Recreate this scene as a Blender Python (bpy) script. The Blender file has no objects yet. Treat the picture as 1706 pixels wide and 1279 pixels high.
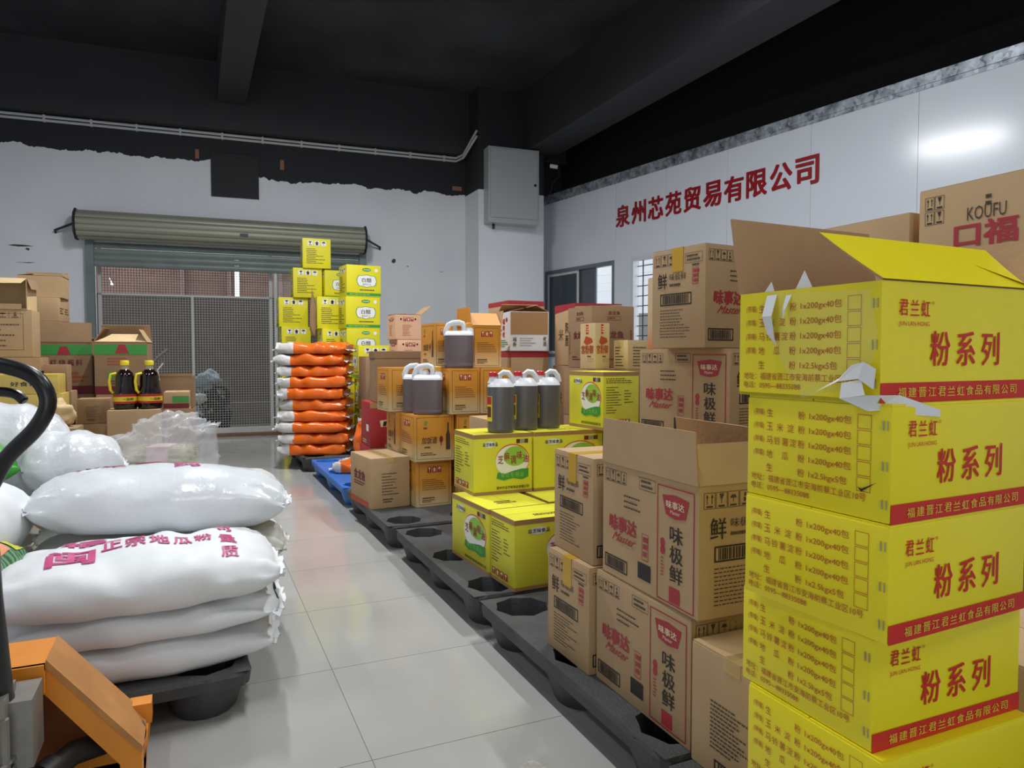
import bpy, bmesh, math, random
from math import sin, cos, pi, radians, atan, sqrt
from mathutils import Vector, Matrix, noise
from mathutils.bvhtree import BVHTree

scene = bpy.context.scene
COL = scene.collection
R = random.Random(7)

# ------------------------------------------------------------------ camera, world, exposure
FPX = 1182.0
cam_data = bpy.data.cameras.new('camera')
cam_data.sensor_width = 36.0
cam_data.lens = FPX / 1706.0 * 36.0
cam = bpy.data.objects.new('camera', cam_data)
COL.objects.link(cam)
cam.location = (0, 0, 1.08)
cam.rotation_euler = (radians(90) - atan(48.5 / FPX), 0, radians(-24.2))
cam_data.clip_start = 0.02
scene.camera = cam

world = bpy.data.worlds.new('overcast_sky')
scene.world = world
world.use_nodes = True
wb = world.node_tree.nodes['Background']
wb.inputs['Color'].default_value = (0.86, 0.93, 1.0, 1)
wb.inputs['Strength'].default_value = 2.3

scene.view_settings.view_transform = 'Standard'
scene.view_settings.look = 'None'
scene.view_settings.gamma = 1.0
scene.view_settings.use_curve_mapping = False
scene.view_settings.exposure = 0.0
LAMP_W = 58.0

# ------------------------------------------------------------------ helpers
def lin(c):
    return tuple((v / 12.92 if v <= 0.04045 else ((v + 0.055) / 1.055) ** 2.4) for v in (x / 255.0 for x in c))

MATS = {}
def mat(name, rgb, rough=0.6, metal=0.0, noise_amt=0.0, noise_scale=8.0, bump=0.0, bump_scale=60.0, spec=0.5, coat=0.0, trans=0.0, alpha=1.0, emit=None, rand=0.0, sub=0.0):
    if name in MATS: return MATS[name]
    m = bpy.data.materials.new(name); m.use_nodes = True
    nt = m.node_tree; b = nt.nodes['Principled BSDF']
    c = lin(rgb)
    b.inputs['Base Color'].default_value = (*c, 1)
    b.inputs['Roughness'].default_value = rough
    b.inputs['Metallic'].default_value = metal
    b.inputs['Specular IOR Level'].default_value = spec
    if coat: b.inputs['Coat Weight'].default_value = coat; b.inputs['Coat Roughness'].default_value = 0.15
    if trans: b.inputs['Transmission Weight'].default_value = trans
    if alpha < 1: b.inputs['Alpha'].default_value = alpha
    if sub:
        b.inputs['Subsurface Weight'].default_value = sub
        b.inputs['Subsurface Radius'].default_value = (0.02, 0.02, 0.02)
    if emit:
        b.inputs['Emission Color'].default_value = (*lin(rgb), 1); b.inputs['Emission Strength'].default_value = emit
    if noise_amt or rand:
        tc = nt.nodes.new('ShaderNodeTexCoord')
        nz = nt.nodes.new('ShaderNodeTexNoise'); nz.inputs['Scale'].default_value = noise_scale; nz.inputs['Detail'].default_value = 5
        nt.links.new(tc.outputs['Object'], nz.inputs['Vector'])
        hsv = nt.nodes.new('ShaderNodeHueSaturation'); hsv.inputs['Color'].default_value = (*c, 1)
        mr = nt.nodes.new('ShaderNodeMapRange')
        mr.inputs['From Min'].default_value = 0.3; mr.inputs['From Max'].default_value = 0.7
        mr.inputs['To Min'].default_value = 1 - noise_amt; mr.inputs['To Max'].default_value = 1 + noise_amt
        nt.links.new(nz.outputs['Fac'], mr.inputs['Value'])
        v = mr.outputs['Result']
        if rand:
            oi = nt.nodes.new('ShaderNodeObjectInfo')
            m2 = nt.nodes.new('ShaderNodeMapRange'); m2.inputs['To Min'].default_value = 1 - rand; m2.inputs['To Max'].default_value = 1 + rand
            nt.links.new(oi.outputs['Random'], m2.inputs['Value'])
            mu = nt.nodes.new('ShaderNodeMath'); mu.operation = 'MULTIPLY'
            nt.links.new(v, mu.inputs[0]); nt.links.new(m2.outputs['Result'], mu.inputs[1]); v = mu.outputs[0]
        nt.links.new(v, hsv.inputs['Value']); nt.links.new(hsv.outputs['Color'], b.inputs['Base Color'])
    if bump:
        tc2 = nt.nodes.new('ShaderNodeTexCoord')
        n2 = nt.nodes.new('ShaderNodeTexNoise'); n2.inputs['Scale'].default_value = bump_scale; n2.inputs['Detail'].default_value = 3
        nt.links.new(tc2.outputs['Object'], n2.inputs['Vector'])
        bp = nt.nodes.new('ShaderNodeBump'); bp.inputs['Strength'].default_value = bump; bp.inputs['Distance'].default_value = 0.01
        nt.links.new(n2.outputs['Fac'], bp.inputs['Height']); nt.links.new(bp.outputs['Normal'], b.inputs['Normal'])
    MATS[name] = m
    return m

def film_mat(name, opacity, rgb=(235, 240, 245), rough=0.12, bump=0.0):
    if name in MATS: return MATS[name]
    m = bpy.data.materials.new(name); m.use_nodes = True
    nt = m.node_tree; b = nt.nodes['Principled BSDF']
    b.inputs['Base Color'].default_value = (*lin(rgb), 1); b.inputs['Roughness'].default_value = rough
    b.inputs['Alpha'].default_value = opacity
    if bump:
        n2 = nt.nodes.new('ShaderNodeTexNoise'); n2.inputs['Scale'].default_value = 14; tc = nt.nodes.new('ShaderNodeTexCoord'); bp = nt.nodes.new('ShaderNodeBump'); bp.inputs['Strength'].default_value = bump; bp.inputs['Distance'].default_value = .02
        nt.links.new(tc.outputs['Object'], n2.inputs['Vector']); nt.links.new(n2.outputs['Fac'], bp.inputs['Height']); nt.links.new(bp.outputs['Normal'], b.inputs['Normal'])
    MATS[name] = m
    return m

class MB:
    """collects verts and faces of one mesh"""
    def __init__(s): s.v = []; s.f = []; s.m = []
    def quad(s, pts, mi=0):
        n = len(s.v); s.v += [tuple(p) for p in pts]; s.f.append(tuple(range(n, n + len(pts)))); s.m.append(mi)
    def box(s, x0, x1, y0, y1, z0, z1, mi=0, M=None):
        p = [(x0,y0,z0),(x1,y0,z0),(x1,y1,z0),(x0,y1,z0),(x0,y0,z1),(x1,y0,z1),(x1,y1,z1),(x0,y1,z1)]
        if M is not None: p = [tuple(M @ Vector(q)) for q in p]
        n = len(s.v); s.v += p
        for q in ((0,3,2,1),(4,5,6,7),(0,1,5,4),(1,2,6,5),(2,3,7,6),(3,0,4,7)):
            s.f.append(tuple(n + i for i in q)); s.m.append(mi)
    def tube(s, path, r, seg=10, closed=False, mi=0, caps=True):
        path = [Vector(p) for p in path]; n0 = len(s.v); N = len(path)
        rr = r if isinstance(r, (list, tuple)) else [r] * N
        prev = None
        for i, p in enumerate(path):
            if closed: d = path[(i + 1) % N] - path[i - 1]
            else: d = path[min(i + 1, N - 1)] - path[max(i - 1, 0)]
            d.normalize()
            if prev is None: a = d.orthogonal().normalized()
            else:
                a = prev - d * prev.dot(d); a.normalize()
            prev = a; b = d.cross(a)
            for k in range(seg):
                t = 2 * pi * k / seg
                s.v.append(tuple(p + (a * cos(t) + b * sin(t)) * rr[i]))
        for i in range(N if closed else N - 1):
            for k in range(seg):
                j = (i + 1) % N
                s.f.append((n0 + i*seg + k, n0 + i*seg + (k+1) % seg, n0 + j*seg + (k+1) % seg, n0 + j*seg + k)); s.m.append(mi)
        if caps and not closed:
            s.f.append(tuple(n0 + k for k in reversed(range(seg)))); s.m.append(mi)
            s.f.append(tuple(n0 + (N-1)*seg + k for k in range(seg))); s.m.append(mi)
    def loft(s, rings, mi=0, cap0=True, cap1=True):
        n0 = len(s.v); seg = len(rings[0])
        for r in rings: s.v += [tuple(p) for p in r]
        for i in range(len(rings) - 1):
            for k in range(seg):
                s.f.append((n0 + i*seg + k, n0 + i*seg + (k+1) % seg, n0 + (i+1)*seg + (k+1) % seg, n0 + (i+1)*seg + k)); s.m.append(mi)
        if cap0: s.f.append(tuple(n0 + k for k in reversed(range(seg)))); s.m.append(mi)
        if cap1: s.f.append(tuple(n0 + (len(rings)-1)*seg + k for k in range(seg))); s.m.append(mi)
    def lathe(s, prof, cx=0, cy=0, seg=24, mi=0):
        s.loft([[(cx + r*cos(2*pi*k/seg), cy + r*sin(2*pi*k/seg), z) for k in range(seg)] for r, z in prof], mi)
    def build(s, name, mats, parent=None, smooth=False, loc=None, rotz=None):
        me = bpy.data.meshes.new(name); me.from_pydata(s.v, [], s.f); me.update()
        for m in (mats if isinstance(mats, (list, tuple)) else [mats]): me.materials.append(m)
        if len(me.materials) > 1: me.polygons.foreach_set('material_index', s.m)
        if smooth:
            me.polygons.foreach_set('use_smooth', [True] * len(me.polygons))
        o = bpy.data.objects.new(name, me); COL.objects.link(o)
        if parent is not None: o.parent = parent
        if loc is not None: o.location = loc
        if rotz is not None: o.rotation_euler.z = rotz
        return o

def auto_smooth(o, ang=35):
    me = o.data
    bm = bmesh.new(); bm.from_mesh(me)
    for f in bm.faces: f.smooth = True
    for e in bm.edges:
        e.smooth = len(e.link_faces) == 2 and e.calc_face_angle(0) < radians(ang)
    bm.to_mesh(me); bm.free()
    return o

def bevel(o, w=0.004, seg=2):
    bm = bmesh.new(); bm.from_mesh(o.data)
    bmesh.ops.bevel(bm, geom=list(bm.edges), offset=w, segments=seg, affect='EDGES', profile=0.6)
    bm.to_mesh(o.data); bm.free()
    return o

def tag(o, label, cat, group=None):
    o['label'] = label; o['category'] = cat
    if group: o['group'] = group
    return o

def thing(name, label, cat, loc=(0,0,0), rz=0.0, group=None):
    o = bpy.data.objects.new(name, None); COL.objects.link(o); o.empty_display_size = 0.05
    o.location = loc; o.rotation_euler.z = rz
    return tag(o, label, cat, group)

def structure(o): o['kind'] = 'structure'; return o

def copy_tree(o, parent=None):
    c = o.copy(); COL.objects.link(c)
    if parent is not None: c.parent = parent
    for ch in list(o.children): copy_tree(ch, c)
    return c

# ------------------------------------------------------------------ lettering
TG = {}
def tgeo(s, bold=0.0):
    """outline of a text as 2-D verts in the unit square plus faces and its natural aspect"""
    key = (s, bold)
    if key in TG: return TG[key]
    cu = bpy.data.curves.new('text', 'FONT'); cu.body = s; cu.size = 1; cu.resolution_u = 2
    ob = bpy.data.objects.new('text', cu); COL.objects.link(ob)
    dg = bpy.context.evaluated_depsgraph_get()
    me = bpy.data.meshes.new_from_object(ob.evaluated_get(dg))
    vs = [(v.co.x, v.co.y, 0) for v in me.vertices]; fs = [tuple(p.vertices) for p in me.polygons]
    bpy.data.objects.remove(ob); bpy.data.curves.remove(cu); bpy.data.meshes.remove(me)
    if bold:
        v0, f0 = vs, fs; vs = []; fs = []
        for k, (dx, dy) in enumerate(((-1, -.7), (1, -.7), (-1, .7), (1, .7))):
            n = len(vs); vs += [(x + dx * bold, y + dy * bold, k) for x, y, _ in v0]; fs += [tuple(n + i for i in q) for q in f0]
    x0 = min(v[0] for v in vs); x1 = max(v[0] for v in vs); y0 = min(v[1] for v in vs); y1 = max(v[1] for v in vs)
    w = max(x1 - x0, 1e-6); h = max(y1 - y0, 1e-6)
    TG[key] = ([((x - x0) / w, (y - y0) / h, l * 6e-5) for x, y, l in vs], fs, w / h)
    return TG[key]

INK = {'red': (204, 40, 30), 'crimson': (166, 44, 54), 'pink': (205, 70, 130), 'black': (32, 28, 26), 'brown': (96, 60, 40), 'dark': (70, 55, 42), 'white': (240, 240, 236),
       'yellow': (244, 214, 40), 'gold': (226, 190, 60), 'green': (62, 150, 66), 'lime': (150, 200, 70), 'rust': (176, 72, 34), 'orange': (226, 110, 40), 'kraft': (168, 128, 84), 'grey': (150, 150, 150),
       'wine': (110, 26, 40), 'blue': (60, 80, 150), 'cream': (232, 214, 170)}
def ink(c):
    return mat('ink_' + c, INK[c], rough=0.5)

class Face:
    """flat print on one face of a carton; fractions of its width and height"""
    def __init__(s, W, H, fn): s.W = W; s.H = H; s.fn = fn; s.d = {}
    def add(s, col, pts, faces, lay):
        V, Fs = s.d.setdefault(col, ([], [])); n = len(V)
        V += [s.fn(q[0] * s.W, q[1] * s.H, 0.0007 + 0.0005 * lay + (q[2] if len(q) > 2 else 0)) for q in pts]
        Fs += [tuple(n + i for i in f) for f in faces]
    def t(s, col, txt, x0, y0, x1, y1, bold=0.0, lay=2, shear=0.0):
        v, f, a = tgeo(txt, bold)
        s.add(col, [(x0 + (x1 - x0) * x + shear * y * (x1 - x0), y0 + (y1 - y0) * y, l) for x, y, l in v], f, lay)
    def vt(s, col, txt, x0, y0, x1, y1, bold=0.0, lay=2):
        n = len(txt); hh = (y1 - y0) / n
        for i, ch in enumerate(txt): s.t(col, ch, x0, y1 - (i + 1) * hh + hh * .06, x1, y1 - i * hh - hh * .06, bold, lay)
    def st(s, col, txt, x0, y0, x1, y1, bold=0.0, lay=2, wfrac=0.8):
        n = len(txt); ww = (x1 - x0) / n
        for i, ch in enumerate(txt): s.t(col, ch, x0 + i * ww, y0, x0 + i * ww + ww * wfrac, y1, bold, lay)
    def f(s, col, x0, y0, x1, y1, lay=0): s.add(col, [(x0, y0), (x1, y0), (x1, y1), (x0, y1)], [(0, 1, 2, 3)], lay)
    def p(s, col, pts, lay=1): s.add(col, pts, [tuple(range(len(pts)))], lay)
    def o(s, col, x0, y0, x1, y1, w=0.002, lay=1):
        a = w / s.W; b = w / s.H
        s.f(col, x0, y0, x1, y0 + b, lay); s.f(col, x0, y1 - b, x1, y1, lay); s.f(col, x0, y0 + b, x0 + a, y1 - b, lay); s.f(col, x1 - a, y0 + b, x1, y1 - b, lay)
    def e(s, col, cx, cy, rx, ry, lay=1, n=28):
        s.p(col, [(cx + rx * cos(2 * pi * i / n), cy + ry * sin(2 * pi * i / n)) for i in range(n)], lay)
    def l(s, col, x0, y0, x1, y1, n, seed=1, lay=2, fill=0.5):
        r = random.Random(seed); hh = (y1 - y0) / n
        for i in range(n):
            y = y1 - (i + .75) * hh; x = x0; end = x0 + (x1 - x0) * r.uniform(.45, 1)
            while x < end:
                w = r.uniform(.03, .09) * (x1 - x0)
                s.f(col, x, y, min(x + w, end), y + hh * fill, lay); x += w + .02 * (x1 - x0)
    def b(s, col, x0, y0, x1, y1, seed=3):
        s.o(col, x0, y0, x1, y1, 0.004); r = random.Random(seed); x = x0 + (x1 - x0) * .08
        while x < x1 - (x1 - x0) * .09:
            w = (x1 - x0) * r.choice((.012, .02, .03)); s.f(col, x, y0 + (y1 - y0) * .14, x + w, y1 - (y1 - y0) * .14, 1); x += w + (x1 - x0) * r.choice((.014, .022))
    def icons(s, col, x0, y0, x1, y1, n=4):
        """handling marks: cells with arrows, glass, umbrella"""
        w = (x1 - x0) / n
        for i in range(n):
            a = x0 + i * w; b = a + w * .94
            s.o(col, a, y0, b, y1, 0.0012); m = (a + b) / 2; h = y1 - y0; k = i % 4
            if k == 0:
                for q in (-.2, .2): s.f(col, m + q*w - .03*w, y0 + .3*h, m + q*w + .03*w, y0 + .8*h); s.p(col, [(m + q*w - .1*w, y0 + .68*h), (m + q*w + .1*w, y0 + .68*h), (m + q*w, y0 + .9*h)])
            elif k == 1: s.p(col, [(m - .2*w, y0 + .9*h), (m - .04*w, y0 + .55*h), (m + .04*w, y0 + .55*h), (m + .2*w, y0 + .9*h)]); s.f(col, m - .025*w, y0 + .3*h, m + .025*w, y0 + .56*h)
            elif k == 2: s.p(col, [(m - .28*w, y0 + .58*h), (m + .28*w, y0 + .58*h), (m + .14*w, y0 + .78*h), (m - .14*w, y0 + .78*h)]); s.f(col, m - .02*w, y0 + .3*h, m + .02*w, y0 + .6*h)
            else: s.f(col, m - .12*w, y0 + .3*h, m + .12*w, y0 + .55*h); s.f(col, m - .08*w, y0 + .62*h, m + .08*w, y0 + .85*h)
            s.f(col, a + .2*w, y0 + .08*h, b - .2*w, y0 + .2*h)
    def chips(s, bg, col, x0, y0, x1, y1, n=3):
        """filled handling chips"""
        w = (x1 - x0) / n; h = y1 - y0
        for i in range(n):
            a = x0 + i * w + .1*w; b = a + w * .8; m = (a + b) / 2
            s.f(bg, a, y0, b, y1, 1)
            if i % 3 == 0: s.p(col, [(m - .25*w, y0 + .88*h), (m - .05*w, y0 + .5*h), (m + .05*w, y0 + .5*h), (m + .25*w, y0 + .88*h)], 2); s.f(col, m - .04*w, y0 + .15*h, m + .04*w, y0 + .52*h, 2)
            elif i % 3 == 1: s.p(col, [(m - .3*w, y0 + .5*h), (m + .3*w, y0 + .5*h), (m, y0 + .9*h)], 2); s.f(col, m - .17*w, y0 + .15*h, m + .17*w, y0 + .52*h, 2)
            else: s.p(col, [(m - .3*w, y0 + .55*h), (m + .3*w, y0 + .55*h), (m + .15*w, y0 + .88*h), (m - .15*w, y0 + .88*h)], 2); s.f(col, m - .025*w, y0 + .15*h, m + .025*w, y0 + .55*h, 2)
    def build(s, parent, name='lettering'):
        for c, (V, Fs) in s.d.items():
            me = bpy.data.meshes.new(name); me.from_pydata(V, [], Fs); me.materials.append(ink(c))
            o = bpy.data.objects.new(name, me); COL.objects.link(o); o.parent = parent
            if name == 'lettering': o['label'] = c + ' print'

# ------------------------------------------------------------------ materials
KRAFT = mat('kraft_board', (181, 150, 111), rough=0.75, noise_amt=0.07, noise_scale=5, rand=0.05, bump=0.05, bump_scale=60)
KRAFT_D = mat('kraft_board_dark', (152, 121, 88), rough=0.8, noise_amt=0.08, noise_scale=6, rand=0.05, bump=0.05, bump_scale=60)
KRAFT_L = mat('kraft_board_pale', (206, 178, 132), rough=0.75, noise_amt=0.05, noise_scale=6, bump=0.05, bump_scale=60)
KRAFT_IN = mat('kraft_inside', (176, 140, 100), rough=0.85, noise_amt=0.05, noise_scale=9, bump=0.15, bump_scale=70)
YEL = mat('yellow_print_board', (240, 222, 22), rough=0.34, noise_amt=0.03, noise_scale=4, bump=0.06, bump_scale=25)
YEL_V = mat('yellow_carton_board', (226, 214, 26), rough=0.5, noise_amt=0.05, noise_scale=5, rand=0.06)
YEL_S = mat('lemon_carton_board', (226, 220, 60), rough=0.42, noise_amt=0.05, noise_scale=6, rand=0.03)
PINKB = mat('pale_salmon_board', (226, 178, 142), rough=0.6, noise_amt=0.04)
REDB = mat('red_board', (168, 36, 42), rough=0.5, noise_amt=0.05)
WHITEB = mat('white_board', (222, 222, 222), rough=0.5, noise_amt=0.03)
GOLDB = mat('gold_yellow_board', (206, 178, 92), rough=0.45, noise_amt=0.06)
TAPE = film_mat('clear_tape', 0.35, (230, 200, 130), 0.15)
TAPE_Y = film_mat('yellow_tape', 0.75, (222, 176, 60), 0.2)
TAPE_R = film_mat('red_tape', 0.85, (186, 60, 60), 0.3)
STEEL = mat('staple_steel', (190, 190, 190), rough=0.3, metal=1.0)

def gradient_board(name, lo, hi):
    if name in MATS: return MATS[name]
    m = bpy.data.materials.new(name); m.use_nodes = True; nt = m.node_tree; b = nt.nodes['Principled BSDF']
    tc = nt.nodes.new('ShaderNodeTexCoord'); sx = nt.nodes.new('ShaderNodeSeparateXYZ'); rp = nt.nodes.new('ShaderNodeValToRGB')
    nt.links.new(tc.outputs['Object'], sx.inputs[0])
    mr = nt.nodes.new('ShaderNodeMapRange'); mr.inputs['From Max'].default_value = 0.28
    nt.links.new(sx.outputs['Z'], mr.inputs['Value']); nt.links.new(mr.outputs['Result'], rp.inputs['Fac'])
    rp.color_ramp.elements[0].color = (*lin(lo), 1); rp.color_ramp.elements[0].position = 0.05
    rp.color_ramp.elements[1].color = (*lin(hi), 1); rp.color_ramp.elements[1].position = 0.5
    nt.links.new(rp.outputs['Color'], b.inputs['Base Color']); b.inputs['Roughness'].default_value = 0.45
    MATS[name] = m
    return m
WINEB = gradient_board('amber_gradient_board', (222, 200, 150), (208, 140, 44))
# ------------------------------------------------------------------ cartons
def face_fn(side, wu, wv, h):
    if side == 'L': return lambda x, y, e: (-wv/2 - e, wu/2 - x, y)
    if side == 'R': return lambda x, y, e: (-wv/2 + x, -wu/2 - e, y)
    if side == 'K': return lambda x, y, e: (wv/2 + e, -wu/2 + x, y)
    return lambda x, y, e: (-wv/2 + x, -wu/2 + y, h + e)

def flap_mesh(side, length, ang, wu, wv, h, outer, inner, parent, trim=(0.0, 0.0), name='flap', th=0.0035, bend=0.0):
    """one top flap hinged on an upper edge; ang 0 = shut, 90 = upright, above 90 = folded out"""
    a = radians(ang)
    E = {'L': (Vector((-wv/2, wu/2, h)), Vector((0, -1, 0)), Vector((1, 0, 0)), wu), 'R': (Vector((-wv/2, -wu/2, h)), Vector((1, 0, 0)), Vector((0, 1, 0)), wv),
         'K': (Vector((wv/2, -wu/2, h)), Vector((0, 1, 0)), Vector((-1, 0, 0)), wu), 'B': (Vector((wv/2, wu/2, h)), Vector((-1, 0, 0)), Vector((0, -1, 0)), wv)}
    o, al, inw, W = E[side]
    mb = MB(); n = 4
    rows = []
    p = Vector((0, 0)); cur = a
    for i in range(n + 1):
        rows.append(p.copy()); d = Vector((cos(cur), sin(cur))); p = p + d * (length / n); cur += radians(bend) / n
    for i in range(n):
        f0 = i / n; f1 = (i + 1) / n
        nn = Vector((-sin(a), cos(a)))
        q = []
        for (r, f) in ((rows[i], f0), (rows[i+1], f1)):
            s0 = trim[0] * f * W; s1 = W - trim[1] * f * W
            base = o + inw * r.x + Vector((0, 0, r.y))
            q.append((base + al * s0, base + al * s1))
        off = (inw * nn.x + Vector((0, 0, nn.y))) * th
        A, B = q[0]; D, C = q[1]
        mb.quad([A + off, B + off, C + off, D + off], 0)
        mb.quad([A, D, C, B], 1)
        mb.quad([A, A + off, D + off, D], 1); mb.quad([B, C, C + off, B + off], 1)
        if i == n - 1: mb.quad([D, D + off, C + off, C], 1)
    ob = mb.build(name, [outer, inner], parent)
    return ob

def carton(label, near, yaw, wu, wv, h, board, style=None, group=None, name='carton', flaps=None, inner=None, tape=None, tape_mat=None, seed=0, tilt=None, cat='carton'):
    c, s = cos(radians(yaw)), sin(radians(yaw))
    x = near[0] + c*wv/2 - s*wu/2; y = near[1] + s*wv/2 + c*wu/2
    root = thing(name, label, cat, (x, y, near[2]), radians(yaw), group)
    if tilt: root.rotation_euler.x = radians(tilt[0]); root.rotation_euler.y = radians(tilt[1])
    inner = inner or KRAFT_IN
    mb = MB()
    if flaps is None:
        mb.box(-wv/2, wv/2, -wu/2, wu/2, 0, h - 0.003)
        b = mb.build('body', board, root); bevel(b, 0.004, 2); auto_smooth(b, 50)
        # shut outer flaps meeting along the longer axis
        g = 0.0015
        fm = MB()
        for sgn in (-1, 1):
            fm = MB()
            if wu >= wv: fm.box(min(sgn*g, sgn*(wv/2 - .002)), max(sgn*g, sgn*(wv/2 - .002)), -wu/2 + .002, wu/2 - .002, h - .0035, h)
            else: fm.box(-wv/2 + .002, wv/2 - .002, min(sgn*g, sgn*(wu/2 - .002)), max(sgn*g, sgn*(wu/2 - .002)), h - .0035, h)
            fm.build('flap', board, root)
        if tape:
            tm = MB(); w = .026; dl = tape if isinstance(tape, float) else .06
            if wu >= wv:
                tm.box(-w, w, -wu/2 - .0012, wu/2 + .0012, h, h + .0006); tm.box(-w, w, -wu/2 - .0018, -wu/2 - .0012, h - dl, h + .0006); tm.box(-w, w, wu/2 + .0012, wu/2 + .0018, h - dl, h + .0006)
            else:
                tm.box(-wv/2 - .0012, wv/2 + .0012, -w, w, h, h + .0006); tm.box(-wv/2 - .0018, -wv/2 - .0012, -w, w, h - dl, h + .0006); tm.box(wv/2 + .0012, wv/2 + .0018, -w, w, h - dl, h + .0006)
            tm.build('tape', tape_mat or TAPE, root)
    else:
        t = 0.005; X, Y = wv/2, wu/2
        for (x0, x1, y0, y1) in ((-X, X, -Y, -Y + t), (-X, X, Y - t, Y), (-X, -X + t, -Y + t, Y - t), (X - t, X, -Y + t, Y - t)): mb.box(x0, x1, y0, y1, 0, h)
        mb.box(-X, X, -Y, Y, 0, t)
        for i, (f, fm) in enumerate(zip(mb.f, mb.m)):
            ctr = sum((Vector(mb.v[k]) for k in f), Vector()) / len(f)
            outer_face = abs(abs(ctr.x) - X) < 1e-5 or abs(abs(ctr.y) - Y) < 1e-5 or abs(ctr.z) < 1e-5
            mb.m[i] = 0 if outer_face else 1
        mb.build('body', [board, inner], root)
        for fl in flaps:
            flap_mesh(fl[0], fl[1], fl[2], wu, wv, h, fl[3] if len(fl) > 3 and fl[3] else board, inner, root, trim=fl[4] if len(fl) > 4 else (0.02, 0.02), bend=fl[5] if len(fl) > 5 else 0)
    if style:
        for side in ('L', 'R', 'K', 'T'):
            fn = style.get(side)
            if fn:
                W = wu if side in 'LK' else wv; H = wu if side == 'T' else h
                F = Face(W, H, face_fn(side, wu, wv, h)); fn(F, seed); F.build(root)
    return root

# ---- printed designs, one function per face
def soy_open(F, sd=0):
    soy_long(F, sd); F.b('black', .05, 1.08, .37, 1.25, 9); F.o('dark', .72, 1.05, .96, 1.16, .0012); F.l('dark', .75, 1.06, .98, 1.15, 2, 8)
def soy_long(F, sd=0):
    F.icons('dark', .03, .84, .29, .95); F.o('dark', .43, .85, .60, .95, .0012); F.l('dark', .45, .86, .58, .94, 2, 5)
    F.l('dark', .26, .64, .56, .78, 3, 11 + sd, fill=.3)
    F.t('crimson', '味事达', .08, .42, .40, .56, bold=.035, shear=.03); F.t('crimson', 'Master', .12, .335, .37, .41, bold=.01, shear=.18)
    F.b('black', .03, .07, .30, .19); F.o('crimson', .46, .27, .53, .49, .0016); F.l('crimson', .475, .29, .53, .47, 3, 2, fill=.7)
    F.o('crimson', .62, .03, .965, .94, .0035)
    F.p('crimson', [(.67, .865), (.795, .885), (.92, .865), (.885, .72), (.795, .70), (.705, .72)]); F.t('cream', '味事达', .71, .775, .88, .835, bold=.02, lay=3); F.t('cream', 'Master', .75, .735, .84, .765, lay=3)
    F.vt('black', '味极鲜', .745, .20, .865, .655, bold=.008)
    F.e('crimson', .675, .49, .022, .035); F.e('crimson', .675, .43, .022, .035); F.l('crimson', .66, .22, .70, .38, 6, 7); F.f('black', .42, .11, .555, .245, 1)
    F.f('crimson', .74, .05, .84, .17, 1)
def soy_short(F, sd=0):
    F.icons('dark', .05, .83, .58, .95); F.o('dark', .64, .83, .95, .93, .0012); F.l('dark', .67, .845, .92, .92, 2, 5)
    F.t('black', '鲜', .12, .60, .30, .76, bold=.005); F.t('dark', '味极鲜', .35, .68, .66, .75); F.l('dark', .35, .61, .70, .66, 1, 4)
    F.o('crimson', .77, .62, .88, .78, .0016); F.l('crimson', .79, .63, .9, .77, 3, 2, fill=.7); F.l('dark', .77, .79, .9, .83, 1, 2)
    F.b('black', .17, .43, .76, .55); F.l('dark', .17, .10, .75, .40, 10, 21 + sd, fill=.28)
SOY_O = {'L': soy_open, 'R': soy_short}; SOY_A = {'L': soy_long, 'R': soy_short}; SOY_B = {'L': soy_short, 'R': soy_long}

def flour_list(F, sd=0):
    rows = (('生粉', '1x200gx40包'), ('玉米淀粉', '1x200gx40包'), ('马铃薯淀粉', '1x200gx40包'), ('地瓜粉', '1x200gx40包'), ('生粉', '1x2.5kgx5包'))
    for i, (nm, q) in enumerate(rows):
        y = .80 - i * .135; h = .078
        if i < 4: F.t('rust', '(带嘴)', .06, y, .145, y + h * .95)
        n = len(nm); x0, x1 = .165, .455
        for k, ch in enumerate(nm):
            x = x0 + (x1 - x0 - .05) * k / (n - 1); F.t('rust', ch, x, y, x + .048, y + h)
        F.t('rust', q, .485, y - .005, .765 if i < 4 else .74, y + h)
        F.o('rust', .80, y - .025, .885, y + h + .02, .0008)
    F.t('rust', '地址：福建省晋江市安海前蔡工业区10号', .045, .155, .86, .225); F.t('rust', '电话：0595—88335088', .045, .07, .49, .135)
def flour_list_ticked(F, sd=0):
    flour_list(F, sd)
    F.p('black', [(.81, .275), (.835, .235), (.925, .335), (.836, .262)], 4)
def flour_front(F, sd=0):
    F.st('red', '君兰虹', .10, .72, .305, .855, bold=.008); F.t('red', '®', .30, .82, .32, .85); F.t('red', 'JUN LAN HONG', .10, .625, .29, .675)
    F.st('red', '粉系列', .30, .30, .82, .60, bold=.012, wfrac=.74)
    F.f('red', 0.0, 0.0, 1.0, .165, 1); F.st('gold', '福建晋江君兰虹食品有限公司', .10, .04, .92, .125, bold=.01, lay=3)
FLOUR = {'L': flour_list, 'R': flour_front}; FLOUR_T = {'L': flour_list_ticked, 'R': flour_front}

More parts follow.
